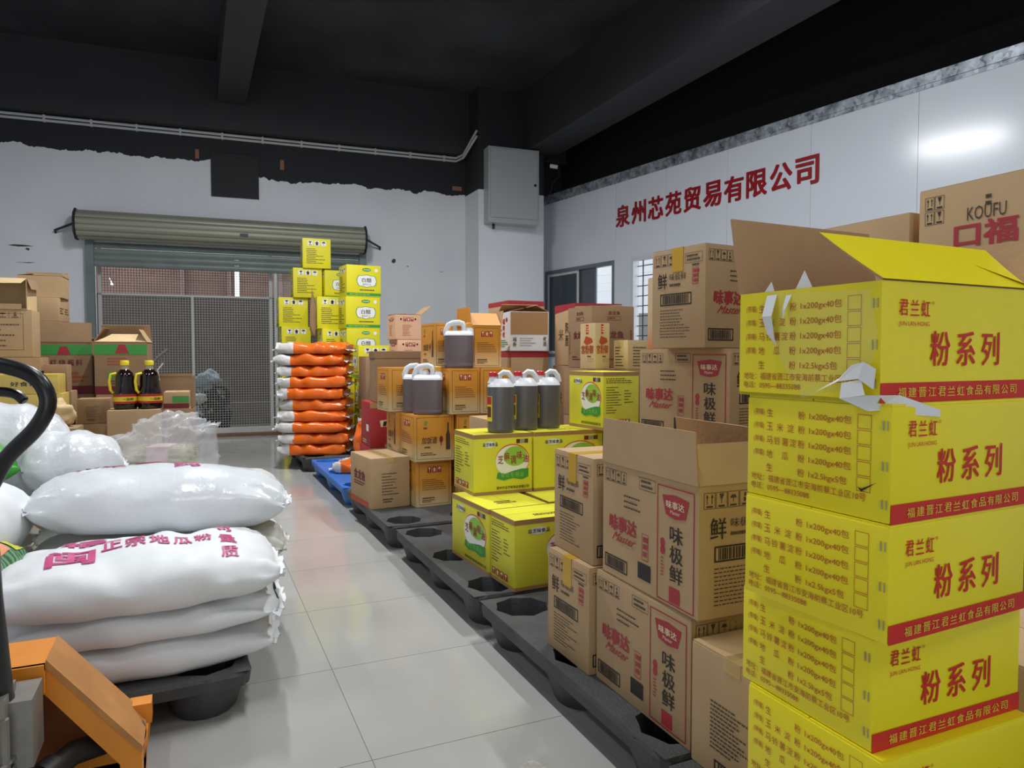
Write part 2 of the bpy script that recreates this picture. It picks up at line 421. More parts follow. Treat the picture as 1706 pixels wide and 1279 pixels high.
def vin_side(F, sd=0):
    F.f('white', .18, .76, .36, .92, 1); F.f('white', .42, .76, .60, .92, 1); F.f('white', .66, .76, .84, .92, 1)
    F.p('black', [(.21, .90), (.33, .90), (.285, .84), (.255, .84)], 2); F.f('black', .262, .78, .278, .84, 2); F.f('black', .225, .775, .315, .79, 2)
    F.p('black', [(.44, .84), (.51, .91), (.58, .84)], 2); F.f('black', .47, .775, .55, .845, 2)
    F.p('black', [(.68, .85), (.82, .85), (.78, .90), (.72, .90)], 2); F.f('black', .745, .78, .755, .85, 2)
    F.l('dark', .14, .14, .80, .68, 9, 31 + sd, fill=.4)
def vin_front(F, sd=0):
    F.e('green', .58, .86, .13, .055); F.l('white', .49, .835, .69, .885, 1, 2, lay=3); F.e('white', .86, .85, .05, .06)
    w = [(.32, .60), (.36, .66), (.45, .66), (.58, .69), (.70, .66), (.80, .66), (.84, .60), (.86, .50), (.83, .40), (.79, .35), (.70, .35), (.58, .31), (.46, .35), (.37, .35), (.33, .40), (.30, .50)]
    cx, cy = .58, .5
    F.p('green', [(cx + (x - cx) * 1.07, cy + (y - cy) * 1.09) for x, y in w], 1); F.p('white', w, 2)
    F.t('black', '白醋', .44, .46, .72, .60, bold=.01, lay=3); F.t('dark', 'BAICU', .47, .37, .70, .43, lay=3)
    F.l('dark', .38, .18, .86, .25, 1, 6); F.f('green', .0, .03, 1, .12, 1); F.l('lime', .08, .04, 1.1, .11, 1, 8, lay=3)
VIN_A = {'R': vin_side, 'L': vin_front}; VIN_B = {'R': vin_front, 'L': vin_side}

def ses_front(F, sd=0):
    F.f('kraft', 0, .93, 1, 1, 0); F.f('kraft', 0, 0, 1, .05, 0)
    F.e('white', .27, .83, .10, .055); F.t('black', '益芝味食品', .15, .80, .40, .86, bold=.015, lay=3)
    F.e('orange', .655, .55, .292, .275, 1, 36); F.e('white', .65, .54, .285, .262, 2, 36); F.e('lime', .70, .62, .20, .165, 3, 32)
    F.p('green', [(.40, .36), (.52, .33), (.66, .37), (.80, .40), (.93, .40), (.93, .26), (.82, .22), (.66, .25), (.50, .22), (.38, .26)], 4)
    for i, (ch, dy) in enumerate(zip('芝麻调味油', (0, .05, -.01, .06, .0))): F.t('crimson', ch, .40 + i * .108, .50 + dy, .495 + i * .108, .64 + dy, bold=.012, lay=5)
    F.st('lime', '餐饮专用油', .45, .27, .86, .35, lay=5); F.t('black', '泉州市益芝味食品有限公司', .38, .075, .94, .125, bold=.01)
    for i in range(3): F.f(('wine', 'grey', 'brown')[i], .72 + i * .07, .83, .785 + i * .07, .90, 1)
def ses_side(F, sd=0):
    F.f('kraft', 0, .93, 1, 1, 0); F.f('kraft', 0, 0, 1, .05, 0)
    F.l('dark', .08, .80, .88, .90, 3, 41, fill=.4); F.l('dark', .08, .28, .50, .76, 11, 42 + sd, fill=.32); F.l('dark', .58, .45, .86, .70, 5, 43, fill=.3)
    F.chips('crimson', 'cream', .08, .08, .76, .18, 4)
def ses_top(F, sd=0):
    F.l('brown', .3, .2, .7, .35, 2, 44)
SES_A = {'L': ses_front, 'R': ses_side, 'T': ses_top}; SES_B = {'L': ses_side, 'R': ses_front, 'T': ses_top}

def wine_back(F, sd=0):
    F.o('brown', .08, .05, .93, .95, .0018); F.chips('crimson', 'cream', .30, .74, .72, .87, 3)
    F.l('brown', .17, .36, .84, .62, 6, 51 + sd, fill=.3); F.l('dark', .17, .16, .52, .22, 1, 52); F.l('brown', .17, .09, .62, .16, 2, 53)
def wine_front(F, sd=0):
    F.o('brown', .05, .05, .95, .95, .0018)
    for k in range(5):
        a = radians(50 + k * 30); F.p('green', [(.28, .76), (.28 + .06 * cos(a) - .01, .78 + .10 * sin(a)), (.28 + .07 * cos(a) + .01, .78 + .11 * sin(a))], 2)
    F.l('dark', .22, .68, .38, .76, 1, 3, lay=2)
    F.t('dark', '加饭酒', .17, .38, .55, .53, bold=.012, shear=.05); F.l('brown', .24, .27, .5, .34, 1, 4)
    F.e('wine', .67, .47, .045, .07); F.f('dark', .66, .33, .68, .42, 1)
    F.p('dark', [(.79, .24), (.90, .24), (.90, .56), (.865, .66), (.86, .83), (.83, .83), (.825, .66), (.79, .56)], 2)
    F.l('brown', .15, .12, .75, .2, 2, 55)
WINE_A = {'L': wine_back, 'R': wine_front}; WINE_B = {'L': wine_front, 'R': wine_back}

def pink_back(F, sd=0):
    F.e('black', .22, .82, .035, .04); F.e('black', .78, .82, .035, .04); F.chips('crimson', 'cream', .30, .74, .72, .89, 3); F.l('rust', .28, .15, .74, .62, 8, 61 + sd, fill=.28)
PINK = {'R': pink_back, 'L': pink_back}

def oil_front(F, sd=0):
    F.t('wine', '金龙鱼', .38, .86, .66, .92, bold=.01); F.o('wine', .36, .77, .68, .83, .002); F.l('wine', .39, .785, .65, .82, 1, 3)
    F.t('wine', '金龙鱼', .25, .48, .75, .60, bold=.02); F.vt('wine', '食用调和植物油', .06, .22, .11, .62); F.vt('wine', '食用调和植物油', .9, .22, .95, .62); F.l('wine', .2, .12, .6, .2, 2, 66)
OIL = {'R': oil_front, 'L': oil_front}
def palace_front(F, sd=0):
    F.f('red', .40, .76, .56, .97, 1); F.l('cream', .43, .79, .60, .94, 3, 5); F.p('rust', [(.25, .58), (.40, .72), (.80, .66), (.85, .58), (.45, .52)])
    F.t('rust', '宫粉御', .10, .33, .88, .52, bold=.02); F.l('dark', .5, .24, .9, .30, 1, 3); F.o('dark', .55, .16, .9, .22, .001)
PALACE = {'L': palace_front, 'R': palace_front}
def beige_text(F, sd=0): F.l('dark', .14, .08, .72, .80, 7, 71, fill=.35)
BEIGE = {'R': beige_text, 'L': beige_text}
def vinegar_box(F, sd=0): F.vt('dark', '陈醋', .55, .30, .85, .72, bold=.01); F.t('brown', '米', .2, .4, .45, .6)
def vinegar_box_b(F, sd=0): F.l('wine', .2, .55, .8, .75, 3, 75)
def red_rim(F, sd=0): F.f('crimson', 0, .90, 1, 1, 0); kraft_marks_low(F)
def kraft_marks_low(F): F.l('brown', .1, .3, .45, .6, 3, 105)
def vinegar_rim(F, sd=0): vinegar_box(F); F.p('crimson', [(0, .86), (1, .93), (1, 1), (0, 1)], 0)
def vinegar_rim_b(F, sd=0): vinegar_box_b(F); F.p('crimson', [(0, .95), (1, .99), (1, 1), (0, 1)], 0)
def red_top(F, sd=0): F.f('crimson', 0, 0, 1, 1, 0)
REDRIM = {'L': red_rim, 'R': red_rim, 'T': red_top}; VRIM = {'L': vinegar_rim, 'R': vinegar_rim_b, 'T': red_top}
VBOX = {'L': vinegar_box, 'R': vinegar_box_b}
def whitebox_r(F, sd=0):
    F.f('kraft', .02, .42, .98, .985, 1); F.vt('black', '福寿', .07, .10, .17, .36, bold=.01); F.vt('black', '老酒', .85, .12, .94, .38, bold=.01); F.l('grey', .25, .12, .72, .36, 4, 81, fill=.35)
def whitebox_l(F, sd=0): F.vt('red', '福寿老', .42, .35, .62, .85, bold=.02); F.l('green', .1, .1, .9, .3, 4, 83); F.l('black', .1, .4, .35, .9, 5, 84); F.e('crimson', .75, .8, .08, .06)
WBOX = {'L': whitebox_l, 'R': whitebox_r}
def koufu(F, sd=0):
    F.icons('black', .037, .83, .15, .935, 2); F.icons('black', .037, .715, .15, .82, 2); F.t('dark', 'KOUFU', .275, .70, .475, .80); F.t('crimson', '口福', .205, .50, .535, .69, bold=.03)
    F.l('black', .37, .78, .42, .88, 2, 3, fill=.6)
KOUFU = {'L': koufu}
def red_front(F, sd=0):
    F.p('cream', [(.22, .46), (.98, .52), (.98, .68), (.20, .60)], 1); F.p('cream', [(.42, .34), (.50, .34), (.46, .46), (.40, .46)], 1); F.f('kraft', 0, .88, 1, 1, 0); F.f('kraft', .3, 0, 1, .08, 0)
    for i in range(6): F.p('black' if i != 1 else 'green', [(.26 + i*.115, .475 + i*.009), (.33 + i*.115, .48 + i*.009), (.35 + i*.115, .59 + i*.011), (.24 + i*.115 + .04, .585 + i*.011)], 3)
def red_side(F, sd=0): F.f('white', .6, .35, .85, .5, 1); F.l('cream', .2, .06, .8, .16, 2, 92)
REDP = {'R': red_front, 'L': red_side}
def brownm_l(F, sd=0): F.t('wine', '金龙鱼', .2, .5, .75, .7, bold=.03); F.l('wine', .2, .38, .75, .48, 2, 93); F.f('rust', .0, .0, .9, .12)
def brownm_r(F, sd=0): F.l('dark', .28, .25, .8, .72, 8, 94, fill=.3); F.l('dark', .3, .1, .6, .2, 2, 95)
BROWNM = {'L': brownm_l, 'R': brownm_r}
def grn_front(F, sd=0):
    F.f('green', 0, .76, 1, .95, 1); F.p('crimson', [(.38, .76), (.62, .76), (.56, .92), (.44, .92)], 2); F.f('green', .08, .55, .22, .68, 1); F.t('cream', '口', .11, .57, .19, .66, lay=3)
    F.st('wine', '红烧酱料', .26, .55, .86, .67, bold=.01); F.l('rust', .5, .22, .95, .45, 3, 97); F.f('wine', 0, 0, 1, .16, 1)
def grn_front_b(F, sd=0):
    F.f('green', 0, .76, 1, .95, 1); F.p('crimson', [(.38, .78), (.66, .78), (.58, .95), (.46, .95)], 2); F.l('rust', .24, .55, .8, .72, 3, 98, fill=.4); F.f('green', .24, .3, .36, .42, 1); F.l('dark', .24, .18, .7, .28, 2, 99); F.f('wine', 0, 0, 1, .16, 1)
GRN_A = {'L': grn_front}; GRN_B = {'L': grn_front_b}
def gold_front(F, sd=0): F.t('black', '好食锅', .38, .40, .72, .64, bold=.01); F.f('gold', 0, .88, 1, 1, 0)
def gold_front_b(F, sd=0): F.t('black', '好', .70, .62, .9, .86, bold=.01); F.t('black', '锅', .70, .25, .88, .5, bold=.01)
GOLD_A = {'L': gold_front}; GOLD_B = {'L': gold_front_b}
def print_frame(F, sd=0): F.o('brown', .35, .15, .88, .92, .002); F.icons('brown', .2, .82, .86, .96, 4); F.l('brown', .35, .2, .84, .75, 5, 103, fill=.25)
FRAMED = {'L': print_frame}
def kraft_marks(F, sd=0): F.l('brown', .1, .3, .45, .6, 3, 105); F.l('brown', .55, .3, .9, .6, 3, 106)
MARKS = {'L': kraft_marks, 'R': kraft_marks}
def lbox(F, sd=0): F.l('dark', .25, .22, .75, .62, 12, 107, fill=.4); F.b('black', .3, .03, .9, .15, 5); F.vt('crimson', '鲜', .8, .55, .95, .7)
LBOX = {'L': lbox, 'R': lbox}
def green_small(F, sd=0): F.f('green', .35, .35, 1, .75, 1); F.f('wine', 0, 0, 1, .3, 1)
GSM = {'L': green_small}
# ------------------------------------------------------------------ room shell
BW_O = Vector((0.6, 10.17, 0)); BW_A = radians(-3.614)          # rear wall: origin and direction
BWM = Matrix.Translation(BW_O) @ Matrix.Rotation(BW_A, 4, 'Z')
RW_O = Vector((4.978, 9.893, 0)); RW_A = radians(-90 + 8.64)    # panel wall on the right: local x runs towards the camera
CEIL = 4.85

def tile_mat():
    m = bpy.data.materials.new('polished_tile'); m.use_nodes = True; nt = m.node_tree; b = nt.nodes['Principled BSDF']
    tc = nt.nodes.new('ShaderNodeTexCoord'); oi = nt.nodes.new('ShaderNodeObjectInfo')
    ge = nt.nodes.new('ShaderNodeNewGeometry')
    nz = nt.nodes.new('ShaderNodeTexNoise'); nz.inputs['Scale'].default_value = 1.3; nz.inputs['Detail'].default_value = 6
    nt.links.new(ge.outputs['Position'], nz.inputs['Vector'])
    rp = nt.nodes.new('ShaderNodeValToRGB')
    rp.color_ramp.elements[0].color = (*lin((162, 161, 157)), 1); rp.color_ramp.elements[0].position = .3
    rp.color_ramp.elements[1].color = (*lin((178, 177, 173)), 1); rp.color_ramp.elements[1].position = .7
    nt.links.new(nz.outputs['Fac'], rp.inputs['Fac'])
    hs = nt.nodes.new('ShaderNodeHueSaturation'); mr = nt.nodes.new('ShaderNodeMapRange'); mr.inputs['To Min'].default_value = .975; mr.inputs['To Max'].default_value = 1.02
    nt.links.new(oi.outputs['Random'], mr.inputs['Value']); nt.links.new(mr.outputs['Result'], hs.inputs['Value']); nt.links.new(rp.outputs['Color'], hs.inputs['Color'])
    nt.links.new(hs.outputs['Color'], b.inputs['Base Color'])
    n2 = nt.nodes.new('ShaderNodeTexNoise'); n2.inputs['Scale'].default_value = 5; n2.inputs['Detail'].default_value = 8
    nt.links.new(ge.outputs['Position'], n2.inputs['Vector'])
    m2 = nt.nodes.new('ShaderNodeMapRange'); m2.inputs['From Min'].default_value = .35; m2.inputs['From Max'].default_value = .75; m2.inputs['To Min'].default_value = .07; m2.inputs['To Max'].default_value = .2
    nt.links.new(n2.outputs['Fac'], m2.inputs['Value']); nt.links.new(m2.outputs['Result'], b.inputs['Roughness'])
    return m
TILE = tile_mat()
GROUT = mat('tile_grout', (120, 118, 112), rough=0.8)
mb = MB(); mb.box(-4.2, 7.2, -3.2, 10.6, -0.2, -0.0012)
floor = structure(mb.build('floor', GROUT))
tm = MB(); g = .0012; tm.box(g, .6 - g, g, .6 - g, -.012, 0)
tile0 = None
for i in range(-4, 4):
    for j in range(-1, 16):
        x0 = .418 + .6 * i; y0 = .04 + .6 * j
        if tile0 is None: tile0 = tm.build('floor_tile', TILE, floor, loc=(x0, y0, 0)); o = tile0
        else: o = tile0.copy(); COL.objects.link(o); o.location = (x0, y0, 0)
rest = MB(); rest.box(2.8195, 7.0, -3.1, 9.6, -.012, 0); rest.box(-4.1, -1.9835, -3.1, 9.6, -.012, 0); rest.box(-4.1, 7.0, 9.6415, 10.3, -.012, 0); rest.box(-1.982, 2.818, -3.1, -.5615, -.012, 0)
o = rest.build('floor_slab', TILE, floor)

# painted rear wall: white below a ragged edge, black above
def rear_wall_mat():
    m = bpy.data.materials.new('rear_wall_paint'); m.use_nodes = True; nt = m.node_tree; b = nt.nodes['Principled BSDF']
    tc = nt.nodes.new('ShaderNodeTexCoord'); sx = nt.nodes.new('ShaderNodeSeparateXYZ'); nt.links.new(tc.outputs['Object'], sx.inputs[0])
    nz = nt.nodes.new('ShaderNodeTexNoise'); nz.inputs['Scale'].default_value = 2.2; nz.inputs['Detail'].default_value = 9; nz.inputs['Roughness'].default_value = .62
    mp = nt.nodes.new('ShaderNodeMapping'); mp.inputs['Scale'].default_value = (1, 1, .25); nt.links.new(tc.outputs['Object'], mp.inputs['Vector']); nt.links.new(mp.outputs['Vector'], nz.inputs['Vector'])
    # edge height: 3.62 left of the boarded opening, 3.46 right of it
    st = nt.nodes.new('ShaderNodeMapRange'); st.inputs['From Min'].default_value = -.35; st.inputs['From Max'].default_value = .25; st.inputs['To Min'].default_value = 3.605; st.inputs['To Max'].default_value = 3.44
    nt.links.new(sx.outputs['X'], st.inputs['Value'])
    n1 = nt.nodes.new('ShaderNodeMath'); n1.operation = 'MULTIPLY_ADD'; n1.inputs[1].default_value = .36; n1.inputs[2].default_value = -.18; nt.links.new(nz.outputs['Fac'], n1.inputs[0])
    ad = nt.nodes.new('ShaderNodeMath'); ad.operation = 'ADD'; nt.links.new(st.outputs['Result'], ad.inputs[0]); nt.links.new(n1.outputs[0], ad.inputs[1])
    gt = nt.nodes.new('ShaderNodeMath'); gt.operation = 'GREATER_THAN'; nt.links.new(sx.outputs['Z'], gt.inputs[0]); nt.links.new(ad.outputs[0], gt.inputs[1])
    n3 = nt.nodes.new('ShaderNodeTexNoise'); n3.inputs['Scale'].default_value = .9; n3.inputs['Detail'].default_value = 5; nt.links.new(tc.outputs['Object'], n3.inputs['Vector'])
    rp = nt.nodes.new('ShaderNodeValToRGB'); rp.color_ramp.elements[0].color = (*lin((216, 219, 226)), 1); rp.color_ramp.elements[1].color = (*lin((228, 230, 236)), 1); rp.color_ramp.elements[0].position = .3; rp.color_ramp.elements[1].position = .7
    nt.links.new(n3.outputs['Fac'], rp.inputs['Fac'])
    mx = nt.nodes.new('ShaderNodeMix'); mx.data_type = 'RGBA'; nt.links.new(gt.outputs[0], mx.inputs['Factor']); nt.links.new(rp.outputs['Color'], mx.inputs['A']); mx.inputs['B'].default_value = (*lin((40, 41, 45)), 1)
    nt.links.new(mx.outputs['Result'], b.inputs['Base Color']); b.inputs['Roughness'].default_value = .85
    return m
RWALL = rear_wall_mat()
BLACKP = mat('black_wall_paint', (42, 43, 47), rough=0.75, noise_amt=0.12, noise_scale=2)
mb = MB()
OL, OR_, OT = -1.735, 1.585, 2.52
mb.box(-4.9, OL, 0, .25, 0, CEIL); mb.box(OR_, 4.7, 0, .25, 0, CEIL); mb.box(OL, OR_, 0, .25, OT, CEIL)
wbk = structure(mb.build('wall_back', RWALL, loc=BW_O, rotz=BW_A))
CHIP = mat('chipped_plaster', (70, 68, 66), rough=.9)
for (s, z, pts) in ((2.05, 2.42, ((-.03, 0), (.0, -.03), (.03, -.01), (.035, .03), (.0, .04))), (2.25, 2.36, ((-.015, 0), (.015, -.012), (.02, .006))), (2.75, 2.30, ((-.03, .006), (.02, -.008), (.035, .0))), (-2.5, 2.40, ((-.12, 0), (.0, -.012), (.16, .0), (.05, .012), (-.05, .014))), (-2.42, 2.36, ((-.02, 0), (.02, -.015), (.03, .01), (.0, .02))), (-2.45, 2.20, ((-.1, 0), (.05, -.006), (.12, .006)))):
    mb = MB(); mb.quad([(s + x, -.002, z + y) for x, y in pts]); mb.build('paint_chip', CHIP, wbk)
WHITEW = mat('white_wall_paint', (224, 227, 233), rough=0.8, noise_amt=0.02, noise_scale=1.5)
# corner pillar, white below and black above
mb = MB(); mb.box(3.72, 4.75, 9.43, 10.1, 0, 3.42); structure(mb.build('trim_1', WHITEW))
mb = MB(); mb.box(3.72, 4.75, 9.43, 10.1, 3.42, CEIL); structure(mb.build('trim_2', BLACKP))

def ceiling_mat():
    m = bpy.data.materials.new('black_ceiling_paint'); m.use_nodes = True; nt = m.node_tree; b = nt.nodes['Principled BSDF']
    tc = nt.nodes.new('ShaderNodeTexCoord'); nz = nt.nodes.new('ShaderNodeTexNoise'); nz.inputs['Scale'].default_value = .8; nz.inputs['Detail'].default_value = 6
    nt.links.new(tc.outputs['Object'], nz.inputs['Vector']); rp = nt.nodes.new('ShaderNodeValToRGB')
    rp.color_ramp.elements[0].color = (*lin((38, 39, 43)), 1); rp.color_ramp.elements[0].position = .42; rp.color_ramp.elements[1].color = (*lin((66, 68, 72)), 1); rp.color_ramp.elements[1].position = .72
    nt.links.new(nz.outputs['Fac'], rp.inputs['Fac']); nt.links.new(rp.outputs['Color'], b.inputs['Base Color']); b.inputs['Roughness'].default_value = .7
    return m
CEILM = ceiling_mat()
mb = MB(); mb.box(-4.4, 8.5, -3.2, 10.6, CEIL, CEIL + .2); structure(mb.build('ceiling', CEILM))
BEAM = mat('black_beam_paint', (50, 51, 55), rough=0.65, noise_amt=0.1, noise_scale=1.5)
def beam(x0, x1, y0, y1, z0, n): 
    mb = MB(); mb.box(x0, x1, y0, y1, z0, CEIL); structure(mb.build('trim_%d' % n, BEAM))
beam(.34, .68, -3.2, 10.1, 4.33, 3); beam(4.40, 4.92, -3.2, 9.7, 4.0, 4)
mb = MB(); mb.box(-4.9, 4.7, -.16, 0, 4.0, CEIL); structure(mb.build('trim_5', BEAM, loc=BW_O, rotz=BW_A))
mb = MB(); mb.box(-4.4, -4.2, -3.2, 10.6, 0, CEIL); structure(mb.build('wall_left', WHITEW))

# front of the building behind the camera with its open loading door
mb = MB(); mb.box(-4.4, -2.2, -3.4, -3.2, 0, CEIL); mb.box(0.2, 8.5, -3.4, -3.2, 0, CEIL); mb.box(-2.2, 0.2, -3.4, -3.2, 2.4, CEIL); structure(mb.build('wall_front', WHITEW))

# panel wall on the right: insulated panels, window openings, steel top track
PANEL = mat('white_steel_panel', (214, 219, 228), rough=0.16, noise_amt=0.015, noise_scale=2, spec=0.5)
SEAMC = mat('panel_core', (150, 154, 160), rough=0.7)
pw = structure(MB().build('wall_right', SEAMC, loc=RW_O, rotz=RW_A))
core = MB(); core.box(-.4, 12.6, .03, .07, 0, 1.05); core.box(-.4, 12.6, .03, .07, 2.36, 3.45); core.box(-.4, .06, .03, .07, 1.05, 2.36); core.box(1.66, 2.01, .03, .07, 1.05, 2.36); core.box(3.2, 12.6, .03, .07, 1.05, 2.36)
pw.data.from_pydata(core.v, [], core.f); pw.data.update()
PT = 3.45
def panel(x0, x1, z0, z1):
    mb = MB(); mb.box(x0 + .0015, x1 - .0015, 0.0, .03, z0, z1); mb.box(x0 + .0015, x1 - .0015, .07, .1, z0, z1); mb.build('panel', PANEL, pw)
for a, b in ((-.4, 0.06), (.06, .55), (.55, 1.69), (1.69, 2.62), (2.62, 3.57), (3.57, 4.62), (4.62, 5.67), (5.67, 7.0), (7.0, 8.1), (8.1, 9.2), (9.2, 10.3), (10.3, 11.4), (11.4, 12.6)):
    if a >= 3.2 or b <= .07: panel(a, b, 0, PT)
    elif a == 2.62: panel(a, b, 2.36, PT); panel(a, b, 0, 1.05); panel(3.2, b, 1.05, 2.36)
    else:
        panel(a, b, 2.36, PT); panel(a, b, 0, 1.05)
panel(1.66, 2.01, 1.05, 2.36)
def galv():
    m = bpy.data.materials.new('galvanised_steel'); m.use_nodes = True; nt = m.node_tree; b = nt.nodes['Principled BSDF']
    tc = nt.nodes.new('ShaderNodeTexCoord'); vz = nt.nodes.new('ShaderNodeTexVoronoi'); vz.inputs['Scale'].default_value = 28; nt.links.new(tc.outputs['Object'], vz.inputs['Vector'])
    nz = nt.nodes.new('ShaderNodeTexNoise'); nz.inputs['Scale'].default_value = 7; nz.inputs['Detail'].default_value = 6; nt.links.new(tc.outputs['Object'], nz.inputs['Vector'])
    ad = nt.nodes.new('ShaderNodeMath'); ad.operation = 'MULTIPLY_ADD'; ad.inputs[1].default_value = .35; nt.links.new(vz.outputs['Color'], ad.inputs[0]); nt.links.new(nz.outputs['Fac'], ad.inputs[2])
    rp = nt.nodes.new('ShaderNodeValToRGB'); rp.color_ramp.elements[0].color = (*lin((84, 92, 102)), 1); rp.color_ramp.elements[0].position = .42; rp.color_ramp.elements[1].color = (*lin((188, 196, 205)), 1); rp.color_ramp.elements[1].position = .85
    nt.links.new(ad.outputs[0], rp.inputs['Fac']); nt.links.new(rp.outputs['Color'], b.inputs['Base Color']); b.inputs['Metallic'].default_value = .5; b.inputs['Roughness'].default_value = .42
    return m
GALV = galv()
mb = MB(); mb.box(-.4, 12.6, -.012, .0, 3.42, 3.50); mb.box(-.4, 12.6, -.012, .11, 3.50, 3.512); mb.box(-.4, 12.6, -.004, .0, 3.38, 3.42); mb.build('top_track', GALV, pw)
# dark upper wall behind the panel wall
mb = MB(); mb.box(-.6, 13.0, .35, .5, 2.6, CEIL); mb.box(-.6, 13.0, .12, .5, 3.4, 3.44)
structure(mb.build('trim_6', mat('soot_black_paint', (16, 16, 18), rough=0.9), loc=RW_O, rotz=RW_A))

# sliding window and barred window in the panel wall
ALU = mat('grey_aluminium', (118, 124, 130), rough=0.4, metal=0.3)
WHT_AL = mat('white_aluminium', (206, 210, 214), rough=0.4)
def tinted(name, rgb, op):
    return film_mat(name, op, rgb, 0.05)
w1 = structure(MB().build('window_1', ALU, loc=RW_O, rotz=RW_A))
fr = MB(); fr.box(.06, 1.66, -.01, .09, 2.31, 2.36); fr.box(.06, 1.66, -.01, .09, 1.05, 1.10); fr.box(.06, .105, -.01, .09, 1.10, 2.31); fr.box(1.62, 1.66, -.01, .09, 1.10, 2.31)
w1.data.from_pydata(fr.v, [], fr.f); w1.data.update()
def sash(x0, x1, y, parent, glass):
    mb = MB(); w = .035
    mb.box(x0, x1, y, y + .02, 2.27, 2.31); mb.box(x0, x1, y, y + .02, 1.10, 1.14); mb.box(x0, x0 + w, y, y + .02, 1.14, 2.27); mb.box(x1 - w, x1, y, y + .02, 1.14, 2.27)
    s = mb.build('sash', WHT_AL if y < .03 else ALU, parent)
    mb = MB(); mb.box(x0 + w, x1 - w, y + .008, y + .012, 1.14, 2.27); mb.build('pane', glass, s)
DG = tinted('grey_tinted_glass', (78, 86, 94), .9)
sash(.105, .86, .01, w1, DG); sash(.42, 1.22, .05, w1, DG)
w2 = structure(MB().build('window_2', WHT_AL, loc=RW_O, rotz=RW_A))
fr = MB(); fr.box(2.01, 3.2, -.015, .09, 2.31, 2.36); fr.box(2.01, 3.2, -.015, .09, 1.05, 1.10); fr.box(2.01, 2.05, -.015, .09, 1.10, 2.31); fr.box(3.16, 3.2, -.015, .09, 1.10, 2.31)
w2.data.from_pydata(fr.v, [], fr.f); w2.data.update()
BAR = mat('black_iron_bar', (30, 30, 32), rough=0.5)
for k in range(6):
    mb = MB(); x = 2.16 + k * .2; mb.tube([(x, .06, 1.1), (x, .06, 2.31)], .008, 6); mb.build('bar', BAR, w2)
for k in range(9):
    mb = MB(); z = 1.2 + k * .13; mb.tube([(2.05, .068, z), (3.16, .068, z)], .006, 6); mb.build('bar', BAR, w2)

# neighbouring building seen through the panel wall's windows: white siding over a grey base
nb = thing('neighbour_building', 'white boarded building outside the sliding window in the panel wall', 'building', (7.6, 12.6, 0), radians(-60))
SID = mat('white_siding', (246, 247, 248), rough=0.6)
for k in range(16):
    mb = MB(); mb.box(-5.5, 5.5, 0, .04 + .02 * (k % 2), 1.9 + k * .16, 2.055 + k * .16); mb.build('board', SID, nb)
mb = MB(); mb.box(-5.5, 5.5, 0, .1, 0, 1.9); mb.build('base_wall', mat('grey_render', (150, 148, 145), rough=0.9, noise_amt=.1, noise_scale=3), nb)

# ------------------------------------------------------------------ roller shutter, mesh gate, yard behind
SLAT = mat('olive_shutter_slat', (150, 150, 134), rough=0.45, metal=0.2, noise_amt=.06, noise_scale=3)
SLATD = mat('grey_green_shutter_slat', (116, 126, 124), rough=0.5, metal=0.2, noise_amt=.12, noise_scale=4)
sh = thing('roller_shutter', 'rolled up metal roller shutter above the mesh gate', 'shutter', BW_O, BW_A)
rc = (-.20, 2.665); rr = .165
for k in range(12):
    a0 = 2 * pi * k / 12 + .1; a1 = a0 + 2 * pi / 12 - .02; mb = MB(); n = 5
    for i in range(n):
        b0 = a0 + (a1 - a0) * i / n; b1 = a0 + (a1 - a0) * (i + 1) / n
        r0 = rr + .012 * sin(pi * i / n); r1 = rr + .012 * sin(pi * (i + 1) / n)
        mb.quad([(-1.84, rc[0] + r0 * cos(b0), rc[1] + r0 * sin(b0)), (1.60, rc[0] + r0 * cos(b0), rc[1] + r0 * sin(b0)), (1.60, rc[0] + r1 * cos(b1), rc[1] + r1 * sin(b1)), (-1.84, rc[0] + r1 * cos(b1), rc[1] + r1 * sin(b1))])
    auto_smooth(mb.build('slat', SLAT, sh), 40)
DARKM = mat('dark_steel', (46, 48, 50), rough=0.5, metal=0.4)
for x in (-1.865, 1.605):
    mb = MB(); mb.loft([[(x, rc[0] + .195 * cos(2*pi*k/10), rc[1] + .195 * sin(2*pi*k/10)) for k in range(10)], [(x + .02, rc[0] + .195 * cos(2*pi*k/10), rc[1] + .195 * sin(2*pi*k/10)) for k in range(10)]]); mb.build('end_plate', DARKM, sh)
    sg = -1 if x < 0 else 1
    mb = MB(); mb.tube([(x + (0 if sg < 0 else .02), rc[0], rc[1] + .02), (x + sg * .25, -.05, 2.60), (x + sg * .25, .0, 2.58)], .014, 6); mb.tube([(x, rc[0], rc[1] - .1), (x, .0, rc[1] - .1)], .02, 6); mb.build('bracket', DARKM, sh)
for k in range(4):
    mb = MB(); z = 2.48 - k * .075; mb.loft([[(-1.70, -.06 - .012 * sin(pi * t / 4), z - .072 * t / 4), (1.56, -.06 - .012 * sin(pi * t / 4), z - .072 * t / 4), (1.56, -.045, z - .072 * t / 4), (-1.70, -.045, z - .072 * t / 4)] for t in range(5)]); mb.build('slat', SLATD, sh)
for x0, x1 in ((-1.79, -1.70), (1.56, 1.65)):
    mb = MB(); mb.box(x0, x1, -.09, .0, 0, 2.5); mb.build('guide_rail', mat('worn_green_steel', (112, 124, 122), rough=0.5, metal=0.2, noise_amt=.15, noise_scale=6), sh)
mb = MB(); mb.box(0.0, .1, rc[0] - rr - .016, rc[0] - rr - .005, 2.60, 2.635); mb.build('maker_plate', mat('dark_green_plate', (34, 62, 56), rough=0.5), sh)

